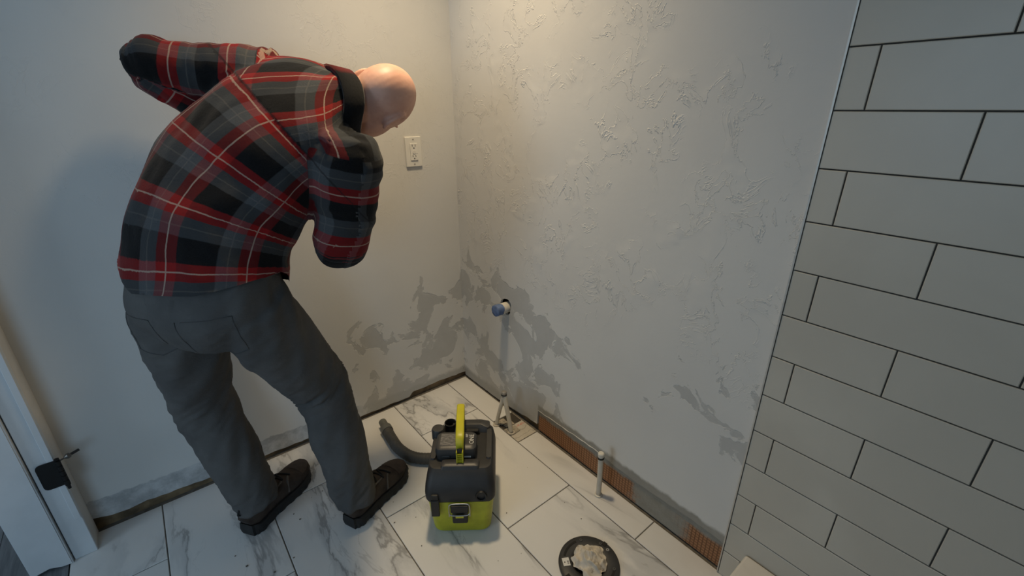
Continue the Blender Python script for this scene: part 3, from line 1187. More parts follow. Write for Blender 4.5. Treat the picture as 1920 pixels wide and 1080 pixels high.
LEG = {'L': leg_curve(hipL, kneL, ankL, 1), 'R': leg_curve(hipR, kneR, ankR, -1)}
LEG_A = V3([0.098, 0.094, 0.083, 0.080, 0.064])
LEG_B = V3([0.108, 0.102, 0.087, 0.082, 0.070])
bm = bmesh.new()
pel = V3([[-1.018, -0.385, 1.000], [-1.032, -0.392, 0.920], [-1.040, -0.390, 0.840], [-1.045, -0.385, 0.760]])
add_loft(bm, pel, [0.182, 0.192, 0.190, 0.14], [0.112, 0.128, 0.138, 0.10], side_p, 32, 6, 2.3)
for s in 'LR':
    add_loft(bm, LEG[s], LEG_A, LEG_B, side_p)
jeans_me = fuse('jeans', bm, 0.0065, 8)
co, no = get_co(jeans_me), get_no(jeans_me)
disp = np.zeros(len(co))
for s in 'LR':
    c = dense(LEG[s])
    L = np.r_[0, np.cumsum(np.linalg.norm(np.diff(c, axis=0), axis=1))]
    T = np.gradient(c, axis=0)
    T /= np.linalg.norm(T, axis=1)[:, None]
    d2 = ((co[:, None, :] - c[None]) ** 2).sum(2)
    k = d2.argmin(1)
    dd = np.sqrt(d2.min(1))
    for i in np.nonzero(dd < 0.16)[0]:
        r = co[i] - c[k[i]]
        vv = L[k[i]] + r @ T[k[i]]
        uu = math.atan2(r @ side_p, r @ np.cross(T[k[i]], side_p))
        kw = math.exp(-((vv - L[28]) / 0.07) ** 2)               # folds gather at the knee
        aw = math.exp(-((vv - L[-1]) / 0.06) ** 2)               # and above the shoe
        f1 = noise.noise(Vector((uu * 0.8 + (5 if s == 'L' else 0), vv * 34 + uu * 1.2, 3.0)))
        f2 = noise.noise(Vector((uu * 1.1, vv * 13 + uu * 1.5, 9.0 if s == 'L' else 2.0)))
        disp[i] = (0.002 + (0.004 if s == 'L' else 0.013) * kw + 0.008 * aw) * (0.55 - abs(f1) * 2.2) * 0.8 + 0.009 * f2
co = co + no * disp[:, None]
set_co(jeans_me, co)


def denim():
    n = NT('charcoal_denim')
    p = n.obj()
    f = n.noise(p, 6.0, 5, 0.6)
    c = n.mix(n.ss(f, 0.3, 0.7), (0.068, 0.066, 0.064), (0.098, 0.095, 0.091))
    c = n.mix(n.math('MULTIPLY', n.ss(n.noise(p, 17.0, 5, 0.7), 0.56, 0.75), 0.25), c, (0.13, 0.125, 0.12))
    n.bump(n.math('ADD', n.noise(n.map(p, scale=(1, 1, 3)), 16.0, 4, 0.6), n.math('MULTIPLY', n.noise(p, 240.0, 2), 0.25)), 0.35, 0.008)
    return n.out(c, 0.85, 0, 0.25)


M_DENIM = denim()
jeans = plink('jeans', jeans_me, M_DENIM)
jeans['label'] = 'charcoal grey loose jeans'
bvh = BVHTree.FromPolygons([Vector(c) for c in co], [tuple(p.vertices) for p in jeans_me.polygons])
back_n = unit(np.cross(side_p, V3([0, 0, 1])))
if back_n @ CF > 0:
    back_n = -back_n
M_SEAM = plain('denim_stitching', (0.058, 0.056, 0.055), 0.9, var=0.2)
for sgn in (-1, 1):
    cpt = V3([-1.035, -0.39, 0.800]) + side_p * sgn * 0.100 + back_n * 0.4
    pts = []
    path = [(-0.058, 0.060), (-0.055, -0.045), (0.0, -0.068), (0.055, -0.045), (0.058, 0.060), (-0.058, 0.060)]
    for (a0, b0), (a1, b1) in zip(path, path[1:]):
        for k in range(8):
            t = k / 8
            hit = bvh.ray_cast(Vector(cpt + side_p * (a0 + (a1 - a0) * t) + V3([0, 0, b0 + (b1 - b0) * t])), Vector(-back_n))
            if hit[0] is not None:
                pts.append(hit[0] + hit[1] * 0.0004)
    bm = bmesh.new()
    add_tube(bm, pts, 0.0012, 6, 1)
    link('pocket_seam', mesh_of('pocket_seam', bm), M_SEAM, jeans, smooth=True)

# ---- shoes
M_LEATH = NT('brown_suede')
_p = M_LEATH.obj()
_c = M_LEATH.mix(M_LEATH.ss(M_LEATH.noise(_p, 18.0, 5), 0.35, 0.65), (0.030, 0.022, 0.018), (0.062, 0.046, 0.036))
M_LEATH.bump(M_LEATH.noise(_p, 120.0, 3), 0.3, 0.003)
M_LEATH = M_LEATH.out(_c, 0.8, 0, 0.25)
M_SOLE = plain('black_rubber', (0.012, 0.0115, 0.011), 0.75, var=0.3)
M_LACE = plain('black_lace', (0.008, 0.008, 0.008), 0.8)
M_OVER = plain('shoe_overlay', (0.10, 0.085, 0.072), 0.7, var=0.2)
M_TOE = plain('toe_cap_leather', (0.036, 0.020, 0.013), 0.55, var=0.3, scale=60)


def make_shoe(hl, to, mirror):
    d = unit(to - hl)
    L = float(np.linalg.norm(to - hl)) + 0.004
    M = Matrix(((d[0], -d[1], 0, hl[0]), (d[1], d[0], 0, hl[1]), (0, 0, 1, 0), (0, 0, 0, 1)))
    # x forward, y to the left; outline of the sole bends inwards at the toe
    xs = [0.004, 0.03, 0.09, 0.15, 0.20, 0.245, 0.272, 0.287]
    wd = [0.022, 0.036, 0.037, 0.043, 0.050, 0.047, 0.034, 0.016]
    cy = [0.0, 0.0, 0.000, 0.003, 0.004, 0.001, -0.003, -0.005]
    kx = L / 0.290
    bm = bmesh.new()
    up = [0.062, 0.083, 0.086, 0.078, 0.062, 0.053, 0.047, 0.038]
    P = [(x * kx, mirror * c, 0.022 + h / 2) for x, c, h in zip(xs, cy, up)]
    add_loft(bm, P, [w * 0.97 for w in wd], [h / 2 for h in up], V3([0, 1, 0]), 20, 5, 2.5)
    add_loft(bm, [(0.052, 0, 0.06), (0.050, 0, 0.10), (0.046, 0, 0.128)], [0.037, 0.037, 0.040], [0.050, 0.047, 0.050], V3([0, 1, 0]), 20, 4)
    add_loft(bm, [(0.055, 0, 0.105), (0.105, 0, 0.105), (0.150, 0.002 * mirror, 0.094)], [0.030, 0.028, 0.022], [0.030, 0.020, 0.012], V3([0, 1, 0]), 16, 4)
    me = fuse('shoe', bm, 0.0042, 5)
    me.transform(M)
    shoe = plink('shoe', me, M_LEATH)
    shoe['label'] = 'dark brown lace-up hiking shoe'
    bm = bmesh.new()
    pr = []
    for k in range(len(xs)):
        pr.append((xs[k] * kx, mirror * cy[k]))
    C = catmull(V3(pr), 6)
    W = catmull(V3(wd) + 0.005, 6)[:, 0]
    C[0, 0] -= 0.004
    C[-1, 0] += 0.006
    left = [(x, y + w) for (x, y), w in zip(C, W)]
    right = [(x, y - w) for (x, y), w in zip(C, W)][::-1]
    ring = left + right
    lv3 = []
    for zi, (z, ins) in enumerate(((0.0, 0.003), (0.010, 0.0), (0.024, 0.001), (0.036, 0.004))):
        row = []
        for i, (x, y) in enumerate(ring):
            cx = min(max(x, 0.03), L - 0.04)
            v = V3([x - cx, y])
            ln = np.linalg.norm(v) + 1e-6
            v = v * (1 - (ins + (0.003 if (zi < 2 and i % 4 < 2) else 0.0)) / ln)
            zz = z + (0.014 * max(0, (x - 0.24) / 0.05) ** 1.5 if zi < 2 else 0.007 * max(0, (x - 0.24) / 0.05)) + (0.012 * max(0, (0.03 - x) / 0.03) if zi > 2 else 0)
            row.append(bm.verts.new((cx + v[0], v[1], zz)))
        lv3.append(row)
    k = len(ring)
    for A, B in zip(lv3, lv3[1:]):
        for i in range(k):
            bm.faces.new((A[i], A[(i + 1) % k], B[(i + 1) % k], B[i]))
    bm.faces.new(lv3[0][::-1])
    bm.faces.new(lv3[-1])
    bmesh.ops.recalc_face_normals(bm, faces=bm.faces)
    so = mesh_of('sole', bm)
    so.transform(M)
    link('sole', so, M_SOLE, shoe)
    # surface lookup for what lies on the upper
    cov = get_co(me)
    bv = BVHTree.FromPolygons([Vector(c) for c in cov], [tuple(p.vertices) for p in me.polygons])

    def top(x, y, off):
        o = M @ Vector((x, y, 0.3))
        h = bv.ray_cast(o, Vector((0, 0, -1)))
        return (h[0] + h[1] * off) if h[0] is not None else M @ Vector((x, y, 0.05))

    for i in range(5):
        x = 0.112 + i * 0.018
        bm = bmesh.new()
        w = 0.024
        pts = [top(x + 0.009 * (t if i % 2 else -t), t * w, 0.003) for t in (-1, -0.5, 0, 0.5, 1)]
        add_tube(bm, pts, 0.0026, 6, 3)
        link('lace', mesh_of('lace', bm), M_LACE, shoe)
    bm = bmesh.new()
    b0 = np.array(top(0.110, 0.004, 0.004))
    for s in (-1, 1):
        sd = V3([-d[1], d[0], 0]) * s
        add_tube(bm, [b0, b0 + sd * 0.012 + V3([0, 0, 0.014]), b0 + sd * 0.024 + V3([0, 0, 0.012]), b0 + sd * 0.020 + V3([0, 0, 0.002]), b0], 0.0022, 6, 4)
    link('bow', mesh_of('bow', bm), M_LACE, shoe)
    # toe cap and side overlays
    bm = bmesh.new()
    grid = []
    for j in range(9):
        row = []
        for i in range(7):
            x = (0.222 + 0.060 * i / 6) * kx
            w = np.interp(x / kx, xs, wd) * 0.90
            row.append(bm.verts.new(top(x, (j / 4 - 1) * w + mirror * np.interp(x / kx, xs, cy), 0.0018)))
        grid.append(row)
    for j in range(8):
        for i in range(6):
            bm.faces.new((grid[j][i], grid[j][i + 1], grid[j + 1][i + 1], grid[j + 1][i]))
    bmesh.ops.recalc_face_normals(bm, faces=bm.faces)
    o = link('toe_cap', mesh_of('toe_cap', bm), M_TOE, shoe, smooth=True)
    for s in (-1, 1):
        for a, b in (((0.10, 0.030), (0.150, 0.024)), ((0.155, 0.043), (0.182, 0.022))):
            bm = bmesh.new()
            pts = []
            for t in (0, 0.33, 0.66, 1):
                x = a[0] + (b[0] - a[0]) * t
                y = (a[1] + (b[1] - a[1]) * t) * s
                pts.append(top(x, y + mirror * 0.002, 0.001))
            add_tube(bm, pts, 0.0035, 6, 3)
            link('overlay', mesh_of('overlay', bm), M_OVER, shoe)
    bm = bmesh.new()
    hp = M @ Vector((-0.004, 0, 0.098))
    add_tube(bm, [hp, hp + Vector((-d[0] * 0.008, -d[1] * 0.008, 0.008)), hp + Vector((0, 0, 0.022))], 0.003, 8, 4)
    link('pull_tab', mesh_of('pull_tab', bm), M_LACE, shoe)


make_shoe(*FEET[0], -1)
make_shoe(*FEET[1], 1)

# ------------------------------------------------------------------ cordless shop vacuum
def add_rrect(bm, levels, seg=5, cap=True):
    """levels: (z, x0, x1, y0, y1, corner radius)"""
    rings = []
    for z, x0, x1, y0, y1, r in levels:
        ring = []
        for cx, cy, a0 in ((x1 - r, y1 - r, 0), (x0 + r, y1 - r, 90), (x0 + r, y0 + r, 180), (x1 - r, y0 + r, 270)):
            for i in range(seg + 1):
                a = math.radians(a0 + 90 * i / seg)
                zz = z(cx + r * math.cos(a), cy + r * math.sin(a)) if callable(z) else z
                ring.append(bm.verts.new((cx + r * math.cos(a), cy + r * math.sin(a), zz)))
        rings.append(ring)
    k = len(rings[0])
    for A, B in zip(rings, rings[1:]):
        for i in range(k):
            bm.faces.new((A[i], A[(i + 1) % k], B[(i + 1) % k], B[i]))
    if cap:
        bm.faces.new(rings[0][::-1])
        bm.faces.new(rings[-1])


def auto_smooth(o, ang=35):
    me = o.data
    bm = bmesh.new()
    bm.from_mesh(me)
    for f in bm.faces:
        f.smooth = True
    for e in bm.edges:
        if len(e.link_faces) == 2 and e.calc_face_angle(0) > math.radians(ang):
            e.smooth = False
    bm.to_mesh(me)
    bm.free()
    return o


M_LIME = plain('lime_plastic', (0.40, 0.40, 0.018), 0.45, var=0.10, scale=30, bump=0.15, bscale=400)
M_LIMEH = plain('lime_handle', (0.50, 0.46, 0.02), 0.4, var=0.05)
M_GREY = plain('charcoal_plastic', (0.020, 0.0195, 0.019), 0.5, var=0.15, scale=20, bump=0.12, bscale=500)
M_GREY2 = plain('dark_grey_plastic', (0.040, 0.039, 0.038), 0.42, var=0.12)
M_BLACK = plain('black_plastic', (0.010, 0.010, 0.010), 0.5)
M_LABEL = NT('battery_label')
_o = M_LABEL.obj()
_q = M_LABEL.noise(M_LABEL.map(_o, scale=(90, 900, 1)), 1.0, 3)
M_LABEL = M_LABEL.out(M_LABEL.mix(M_LABEL.ss(_q, 0.50, 0.60), (0.085, 0.082, 0.080), (0.26, 0.25, 0.24)), 0.5)
M_WHITE = plain('white_print', (0.62, 0.61, 0.58), 0.6)
M_STEEL = plain('steel_wire', (0.42, 0.41, 0.39), 0.35, 0.9, var=0.08)

vac = empty('shop_vacuum', (-0.543, -0.789, 0.0), math.atan2(-0.61, 0.79))
tag(vac, 'lime green and charcoal cordless shop vacuum standing on the floor tiles', 'vacuum')
bm = bmesh.new()
add_rrect(bm, [(0.001, -0.088, 0.088, 0.008, 0.240, 0.030), (0.010, -0.097, 0.097, 0.001, 0.248, 0.034), (0.075, -0.103, 0.103, -0.003, 0.252, 0.030), (0.143, -0.108, 0.108, -0.006, 0.256, 0.026)])
auto_smooth(link('tub', mesh_of('tub', bm), M_LIME, vac))
bm = bmesh.new()


def skirt(x, y):        # lower rim of the lid rises at the front corners
    return 0.142 + 0.018 * max(0.0, (abs(x) - 0.078) / 0.035) * (1 if y < 0.05 else 0.4)


def deck(x, y):
    return 0.250 - 0.010 * max(0, (y - 0.1) / 0.15)


add_rrect(bm, [(skirt, -0.113, 0.113, -0.011, 0.261, 0.020), (0.182, -0.114, 0.114, -0.011, 0.262, 0.020), (0.205, -0.112, 0.112, -0.006, 0.261, 0.022),
               (0.238, -0.106, 0.106, 0.016, 0.258, 0.024), (deck, -0.100, 0.100, 0.030, 0.252, 0.024), (lambda x, y: deck(x, y) + 0.001, -0.094, 0.094, 0.038, 0.246, 0.020)])
lid = auto_smooth(link('lid', mesh_of('lid', bm), M_GREY, vac), 28)
# raised ridge in front of the battery and arched bridge behind it
bm = bmesh.new()
add_rrect(bm, [(0.236, -0.068, 0.068, 0.022, 0.066, 0.008), (0.258, -0.060, 0.060, 0.030, 0.062, 0.008), (0.262, -0.052, 0.052, 0.036, 0.058, 0.008)])
auto_smooth(link('front_ridge', mesh_of('front_ridge', bm), M_GREY2, lid))
bm = bmesh.new()
add_rrect(bm, [(0.238, -0.050, 0.096, 0.205, 0.254, 0.012), (0.262, -0.040, 0.094, 0.212, 0.252, 0.012), (0.270, -0.020, 0.070, 0.220, 0.248, 0.010)])
auto_smooth(link('rear_bridge', mesh_of('rear_bridge', bm), M_GREY2, lid))
bm = bmesh.new()
add_rrect(bm, [(0.2415, -0.016, 0.060, 0.196, 0.2048, 0.004), (0.258, -0.010, 0.052, 0.197, 0.2115, 0.004)])
link('bridge_recess', mesh_of('bridge_recess', bm), M_BLACK, lid)
for s in (-1, 1):
    bm = bmesh.new()
    add_rrect(bm, [(0.225, s * 0.094 - 0.010, s * 0.094 + 0.010, 0.06, 0.22, 0.008), (0.256, s * 0.092 - 0.008, s * 0.092 + 0.008, 0.07, 0.215, 0.007)])
    auto_smooth(link('side_rail', mesh_of('side_rail', bm), M_GREY2, lid))
bm = bmesh.new()
add_lathe(bm, [(0.0, 0.243), (0.023, 0.243), (0.023, 0.276), (0.020, 0.282), (0.0, 0.283)], (-0.088, 0.190, 0), n=20)
auto_smooth(link('knob', mesh_of('knob', bm), M_GREY2, lid))
bm = bmesh.new()
add_lathe(bm, [(0.0, 0.238), (0.0215, 0.238), (0.0215, 0.278), (0.0185, 0.278), (0.018, 0.246), (0.0, 0.246)], (-0.048, 0.224, 0), n=24)
auto_smooth(link('accessory_port', mesh_of('accessory_port', bm), M_BLACK, lid))
# hole at the front right, belt clip at the front left
bm = bmesh.new()
add_lathe(bm, [(0.0, 0.0), (0.0135, 0.0), (0.0135, 0.005), (0.0175, 0.006), (0.019, 0.002), (0.019, -0.004), (0.0, -0.004)], (0.068, -0.0105, 0.174), (0, -1, 0.1), n=22)
auto_smooth(link('blower_port', mesh_of('blower_port', bm), M_BLACK, lid))
bm = bmesh.new()
add_box(bm, (-0.094, -0.021, 0.098), (-0.067, -0.0115, 0.165), 0.003, 2)
add_box(bm, (-0.092, -0.018, 0.160), (-0.069, -0.006, 0.185), 0.003, 2)
link('clip', mesh_of('clip', bm), M_BLACK, vac)
bm = bmesh.new()
add_box(bm, (-0.028, -0.018, 0.062), (0.022, -0.0045, 0.118), 0.004, 2)
add_box(bm, (-0.032, -0.022, 0.112), (0.026, -0.0115, 0.140), 0.003, 2)
la = link('latch', mesh_of('latch', bm), M_BLACK, vac)
bm = bmesh.new()
add_tube(bm, [(-0.036, -0.022, 0.100), (-0.036, -0.023, 0.140), (-0.030, -0.021, 0.150), (0.0, -0.020, 0.151), (0.024, -0.021, 0.150), (0.030, -0.023, 0.140), (0.030, -0.022, 0.100)], 0.0022, 8, 5)
add_tube(bm, [(-0.036, -0.022, 0.112), (-0.028, -0.024, 0.106), (-0.003, -0.025, 0.105), (0.022, -0.024, 0.106), (0.030, -0.022, 0.112)], 0.0020, 8, 4)
auto_smooth(link('wire_bail', mesh_of('wire_bail', bm), M_STEEL, la), 60)
box('latch_tab', (-0.016, -0.0255, 0.094), (0.010, -0.0185, 0.103), M_LIMEH, la, 0.001, 1)
# battery
bm = bmesh.new()
add_rrect(bm, [(0.246, -0.078, 0.048, 0.070, 0.152, 0.012), (0.278, -0.084, 0.052, 0.064, 0.154, 0.018), (0.292, -0.083, 0.051, 0.068, 0.152, 0.018), (0.2985, -0.075, 0.043, 0.077, 0.146, 0.014)])
bat = auto_smooth(link('battery', mesh_of('battery', bm), M_GREY2, vac))
box('battery_label', (-0.068, 0.082, 0.2985), (-0.014, 0.138, 0.2992), M_LABEL, bat)
Rz = Matrix.Rotation(math.radians(90), 4, 'Z')
text_mesh('lettering', 'ONE', 0.022, M_WHITE, bat, Matrix.Translation((0.036, 0.110, 0.2988)) @ Rz)
text_mesh('lettering', 'HP', 0.013, M_WHITE, bat, Matrix.Translation((0.019, 0.128, 0.2988)) @ Rz)
box('charge_light', (0.012, 0.0652, 0.262), (0.034, 0.0700, 0.268), M_WHITE, bat)
box('release_button', (-0.060, 0.0630, 0.262), (-0.034, 0.0700, 0.270), M_GREY2, bat, 0.002, 1)
# carry handle
bm = bmesh.new()
add_loft(bm, [(0.0, 0.062, 0.304), (0.0, 0.067, 0.326), (0.0, 0.084, 0.3405), (-0.004, 0.150, 0.343), (-0.008, 0.225, 0.338), (-0.010, 0.247, 0.322), (-0.010, 0.250, 0.255)],
         [0.0125, 0.0135, 0.014, 0.014, 0.014, 0.0135, 0.0125], [0.010, 0.0105, 0.009, 0.009, 0.009, 0.010, 0.010], V3([1, 0, 0]), 20, 6, 4.0)
hd = auto_smooth(link('handle', mesh_of('handle', bm), M_LIMEH, vac), 40)
bm = bmesh.new()
for s in (-1, 1):
    add_box(bm, (s * 0.0095 - 0.002, 0.040, 0.256), (s * 0.0095 + 0.002, 0.057, 0.306), 0.0008, 1)
link('handle_web', mesh_of('handle_web', bm), M_LIMEH, hd)
box('handle_core', (-0.0075, 0.047, 0.256), (0.0075, 0.057, 0.300), M_BLACK, hd)
box('grip_pad', (-0.009, 0.0445, 0.300), (0.009, 0.0475, 0.316), M_BLACK, hd, 0.001, 1)
for i in range(6):
    z = 0.260 + i * 0.0068
    box('handle_rib', (-0.0076, 0.0405, z), (0.0076, 0.0475, z + 0.0022), M_LIMEH, hd)
# hose, in the vacuum's own frame
wv = Matrix.Translation((-0.543, -0.789, 0)) @ Matrix.Rotation(math.atan2(-0.61, 0.79), 4, 'Z')
wi = wv.inverted()
hp = [(-0.527, -0.172, 0.026), (-0.534, -0.235, 0.025), (-0.537, -0.310, 0.024), (-0.518, -0.385, 0.024), (-0.470, -0.440, 0.025), (-0.410, -0.485, 0.045), (-0.395, -0.545, 0.090)]
M_HOSE = plain('grey_hose', (0.062, 0.060, 0.054), 0.6, var=0.1)
C_ = catmull(V3([wi @ Vector(p) for p in hp]), 16)
bm = bmesh.new()
add_loft(bm, C_, [0.0215 + (0.0012 if i % 3 == 0 else 0.0) for i in range(len(C_))], [0.0215 + (0.0012 if i % 3 == 0 else 0.0) for i in range(len(C_))], V3([0, 0, 1]), 18, 1)
hose = link('hose', mesh_of('hose', bm), M_HOSE, vac, smooth=True)
bm = bmesh.new()
a, b = wi @ Vector((-0.527, -0.180, 0.026)), wi @ Vector((-0.519, -0.105, 0.030))
d = (b - a).normalized()
add_lathe(bm, [(0.0, -0.004), (0.0245, -0.004), (0.0245, 0.022), (0.0225, 0.026), (0.018, 0.028), (0.0165, 0.068), (0.0135, 0.068), (0.0130, 0.045), (0.0, 0.045)], a, d, n=22)
auto_smooth(link('hose_cuff', mesh_of('hose_cuff', bm), plain('cuff_plastic', (0.115, 0.118, 0.105), 0.5), hose))
bm = bmesh.new()
add_lathe(bm, [(0.0, 0), (0.026, 0), (0.026, 0.03), (0.0, 0.03)], wi @ Vector((-0.395, -0.548, 0.088)), (0.05, -0.4, 0.7), n=18)
link('hose_joint', mesh_of('hose_joint', bm), M_BLACK, hose)

# ------------------------------------------------------------------ wall outlet
M_IVORY = plain('white_outlet_plastic', (0.72, 0.70, 0.65), 0.35, var=0.02)
out = empty('wall_outlet', (-0.205, 0.0, 1.162))
tag(out, 'white duplex wall outlet with cover plate beside the head of the person', 'outlet')
bm = bmesh.new()
add_box(bm, (-0.036, -0.0065, -0.0595), (0.036, -0.0003, 0.0595), 0.0028, 2)
link('cover_plate', mesh_of('cover_plate', bm), M_IVORY, out)
rec = box('receptacle', (-0.0165, -0.0095, -0.0335), (0.0165, -0.0062, 0.0335), M_IVORY, out, 0.001, 1)
for zc in (-0.020, 0.021):
    for sx in (-0.0065, 0.0065):
        box('slot', (sx - 0.0011, -0.0099, zc), (sx + 0.0011, -0.0090, zc + 0.008), M_BLACK, rec)
    bm = bmesh.new()
    add_cyl(bm, (0, -0.0099, zc - 0.006), (0, -0.0090, zc - 0.006), 0.0026, n=12)
    link('ground_hole', mesh_of('ground_hole', bm), M_BLACK, rec)
bm = bmesh.new()
add_cyl(bm, (0, -0.0108, -0.001), (0, -0.0090, -0.001), 0.0068, n=20)
link('reset_button', mesh_of('reset_button', bm), plain('pale_button', (0.60, 0.57, 0.52), 0.4), rec)
bm = bmesh.new()
add_cyl(bm, (0.0125, -0.0099, -0.006), (0.0125, -0.0090, -0.006), 0.0013, n=10)
link('indicator', mesh_of('indicator', bm), M_BLACK, rec)
for zc in (-0.0485, 0.0485):
    bm = bmesh.new()
    add_cyl(bm, (0, -0.0073, zc), (0, -0.0060, zc), 0.0032, n=14)
    s = link('screw', mesh_of('screw', bm), plain('plate_screw', (0.5, 0.48, 0.44), 0.4, 0.3), out)
    box('screw_slot', (-0.0026, -0.00755, zc - 0.0004), (0.0026, -0.0072, zc + 0.0004), M_BLACK, s)

# ------------------------------------------------------------------ drain stub with taped end
M_PVC = plain('white_pipe', (0.60, 0.57, 0.50), 0.45, var=0.05)
M_TAPE = plain('blue_tape', (0.10, 0.155, 0.30), 0.65, var=0.3, scale=60, bump=0.5, bscale=90)
pip = empty('drain_pipe', PIPE)
tag(pip, 'white drain pipe stub sticking out of the wall with blue taped end', 'pipe')
bm = bmesh.new()
add_lathe(bm, [(0.0, -0.074), (0.0240, -0.074), (0.0240, 0.055), (0.0215, 0.055), (0.0215, -0.06), (0.0, -0.06)], (0, 0, 0), (-1, 0, 0), n=24)
auto_smooth(link('pipe', mesh_of('pipe', bm), M_PVC, pip))
bm = bmesh.new()
N = 28
prof = [(0.0245, 0.028), (0.0252, 0.032), (0.0250, 0.045), (0.0256, 0.054), (0.0246, 0.060), (0.018, 0.0625), (0.0, 0.061)]
add_lathe(bm, prof, (0, 0, 0), (-1, 0, 0), n=N)
for v in bm.verts:
    v.co += Vector((noise.noise(v.co * 120), noise.noise(v.co * 120 + Vector((5, 0, 0))), noise.noise(v.co * 120 + Vector((0, 9, 0))))) * 0.0011
    if v.co.x > -0.031:
        v.co.x += 0.008 * noise.noise(v.co * 45)
auto_smooth(link('tape', mesh_of('tape', bm), M_TAPE, pip), 50)

# ------------------------------------------------------------------ water lines
M_PEX = plain('cream_tube', (0.58, 0.53, 0.44), 0.4, var=0.06)
M_BRASS = plain('dull_brass', (0.25, 0.20, 0.13), 0.4, 0.8, var=0.2)
wl = empty('water_lines', (-0.108, -0.466, -0.0015))
tag(wl, 'pair of cream water tubes leaning together out of a cut in the floor', 'tubes')
top = V3([0.002, 0.0, 0.190])
for a, r in ((V3([-0.010, 0.042, 0.001]), 0.0085), (V3([0.008, -0.042, 0.001]), 0.0098)):
    bm = bmesh.new()
    t2 = top + (a - top) * 0.05
    add_tube(bm, [a, lerp(a, t2, 0.35) + V3([0, a[1] * 0.05, 0]), lerp(a, t2, 0.7), t2], r, 14, 5)
    tb = link('tube', mesh_of('tube', bm), M_PEX, wl, smooth=True)
    bm = bmesh.new()
    add_lathe(bm, [(r, 0), (0.0155, 0), (0.0155, 0.005), (r, 0.007)], a, (0, 0, 1), n=16)
    link('collar_ring', mesh_of('collar_ring', bm), plain('floor_collar', (0.45, 0.41, 0.34), 0.6), tb)
bm = bmesh.new()
add_lathe(bm, [(0.0, -0.020), (0.010, -0.018), (0.0115, -0.004), (0.0125, 0.0), (0.0125, 0.006), (0.009, 0.010), (0.0, 0.012)], top, (0.1, 0.05, 1), n=16)
auto_smooth(link('cap', mesh_of('cap', bm), plain('grey_cap', (0.30, 0.28, 0.25), 0.4, 0.4), wl))
bm = bmesh.new()
add_lathe(bm, [(0.0100, -0.006), (0.0130, -0.006), (0.0130, -0.001), (0.0100, -0.001)], top + V3([0, 0, -0.004]), (0.1, 0.05, 1), n=16, close=True)
link('crimp_ring', mesh_of('crimp_ring', bm), M_BLACK, wl)
# slivers of broken mortar and the open slot around the tubes
M_CHIP = plain('broken_mortar', (0.30, 0.265, 0.21), 0.95, var=0.3, scale=60)
sl = empty('floor_cut', (-0.108, -0.466, -0.0015))
tag(sl, 'dark open cut in the floor backer around the pair of water tubes', 'floor cut')
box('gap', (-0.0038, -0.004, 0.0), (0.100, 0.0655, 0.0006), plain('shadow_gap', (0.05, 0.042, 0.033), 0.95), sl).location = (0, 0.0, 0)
for i, (x0, x1, y0, y1) in enumerate(((0.000, 0.050, -0.058, -0.010), (0.012, 0.060, -0.002, 0.018), (0.004, 0.042, 0.026, 0.056))):
    bm = bmesh.new()
    add_box(bm, (x0, y0, 0.0007), (x1, y1, 0.0038 + 0.001 * i), 0.0012, 1)
    for v in bm.verts:
        v.co.x += 0.006 * noise.noise(v.co * 70)
        v.co.y += 0.008 * noise.noise(v.co * 60 + Vector((3, 0, 0)))
    link('mortar_chip', mesh_of('mortar_chip', bm), M_CHIP, sl)

ws = empty('supply_tube', (-0.066, -0.976, 0.0))
tag(ws, 'single upright white supply tube in front of the orange mesh strip', 'tube')
bm = bmesh.new()
add_tube(bm, [(0, 0, 0.0005), (-0.002, 0, 0.09), (-0.006, 0, 0.186)], 0.0095, 16, 4)
link('tube', mesh_of('tube', bm), M_PEX, ws, smooth=True)
bm = bmesh.new()
add_lathe(bm, [(0.0, 0.0), (0.0108, 0.0), (0.0112, 0.014), (0.0085, 0.017), (0.0, 0.017)], (-0.0062, 0, 0.184), (-0.03, 0, 1), n=18)
auto_smooth(link('cap', mesh_of('cap', bm), M_PVC, ws))
bm = bmesh.new()
add_lathe(bm, [(0.0098, 0.0), (0.0122, 0.0), (0.0122, 0.006), (0.0098, 0.006)], (-0.0058, 0, 0.176), (-0.03, 0, 1), n=18, close=True)
link('crimp_ring', mesh_of('crimp_ring', bm), M_BLACK, ws)
bm = bmesh.new()
add_lathe(bm, [(0.0097, 0.0005), (0.0150, 0.0005), (0.0145, 0.0045), (0.0097, 0.006)], (0, 0, 0), (0, 0, 1), n=20, close=True)
link('floor_ring', mesh_of('floor_ring', bm), M_PVC, ws)

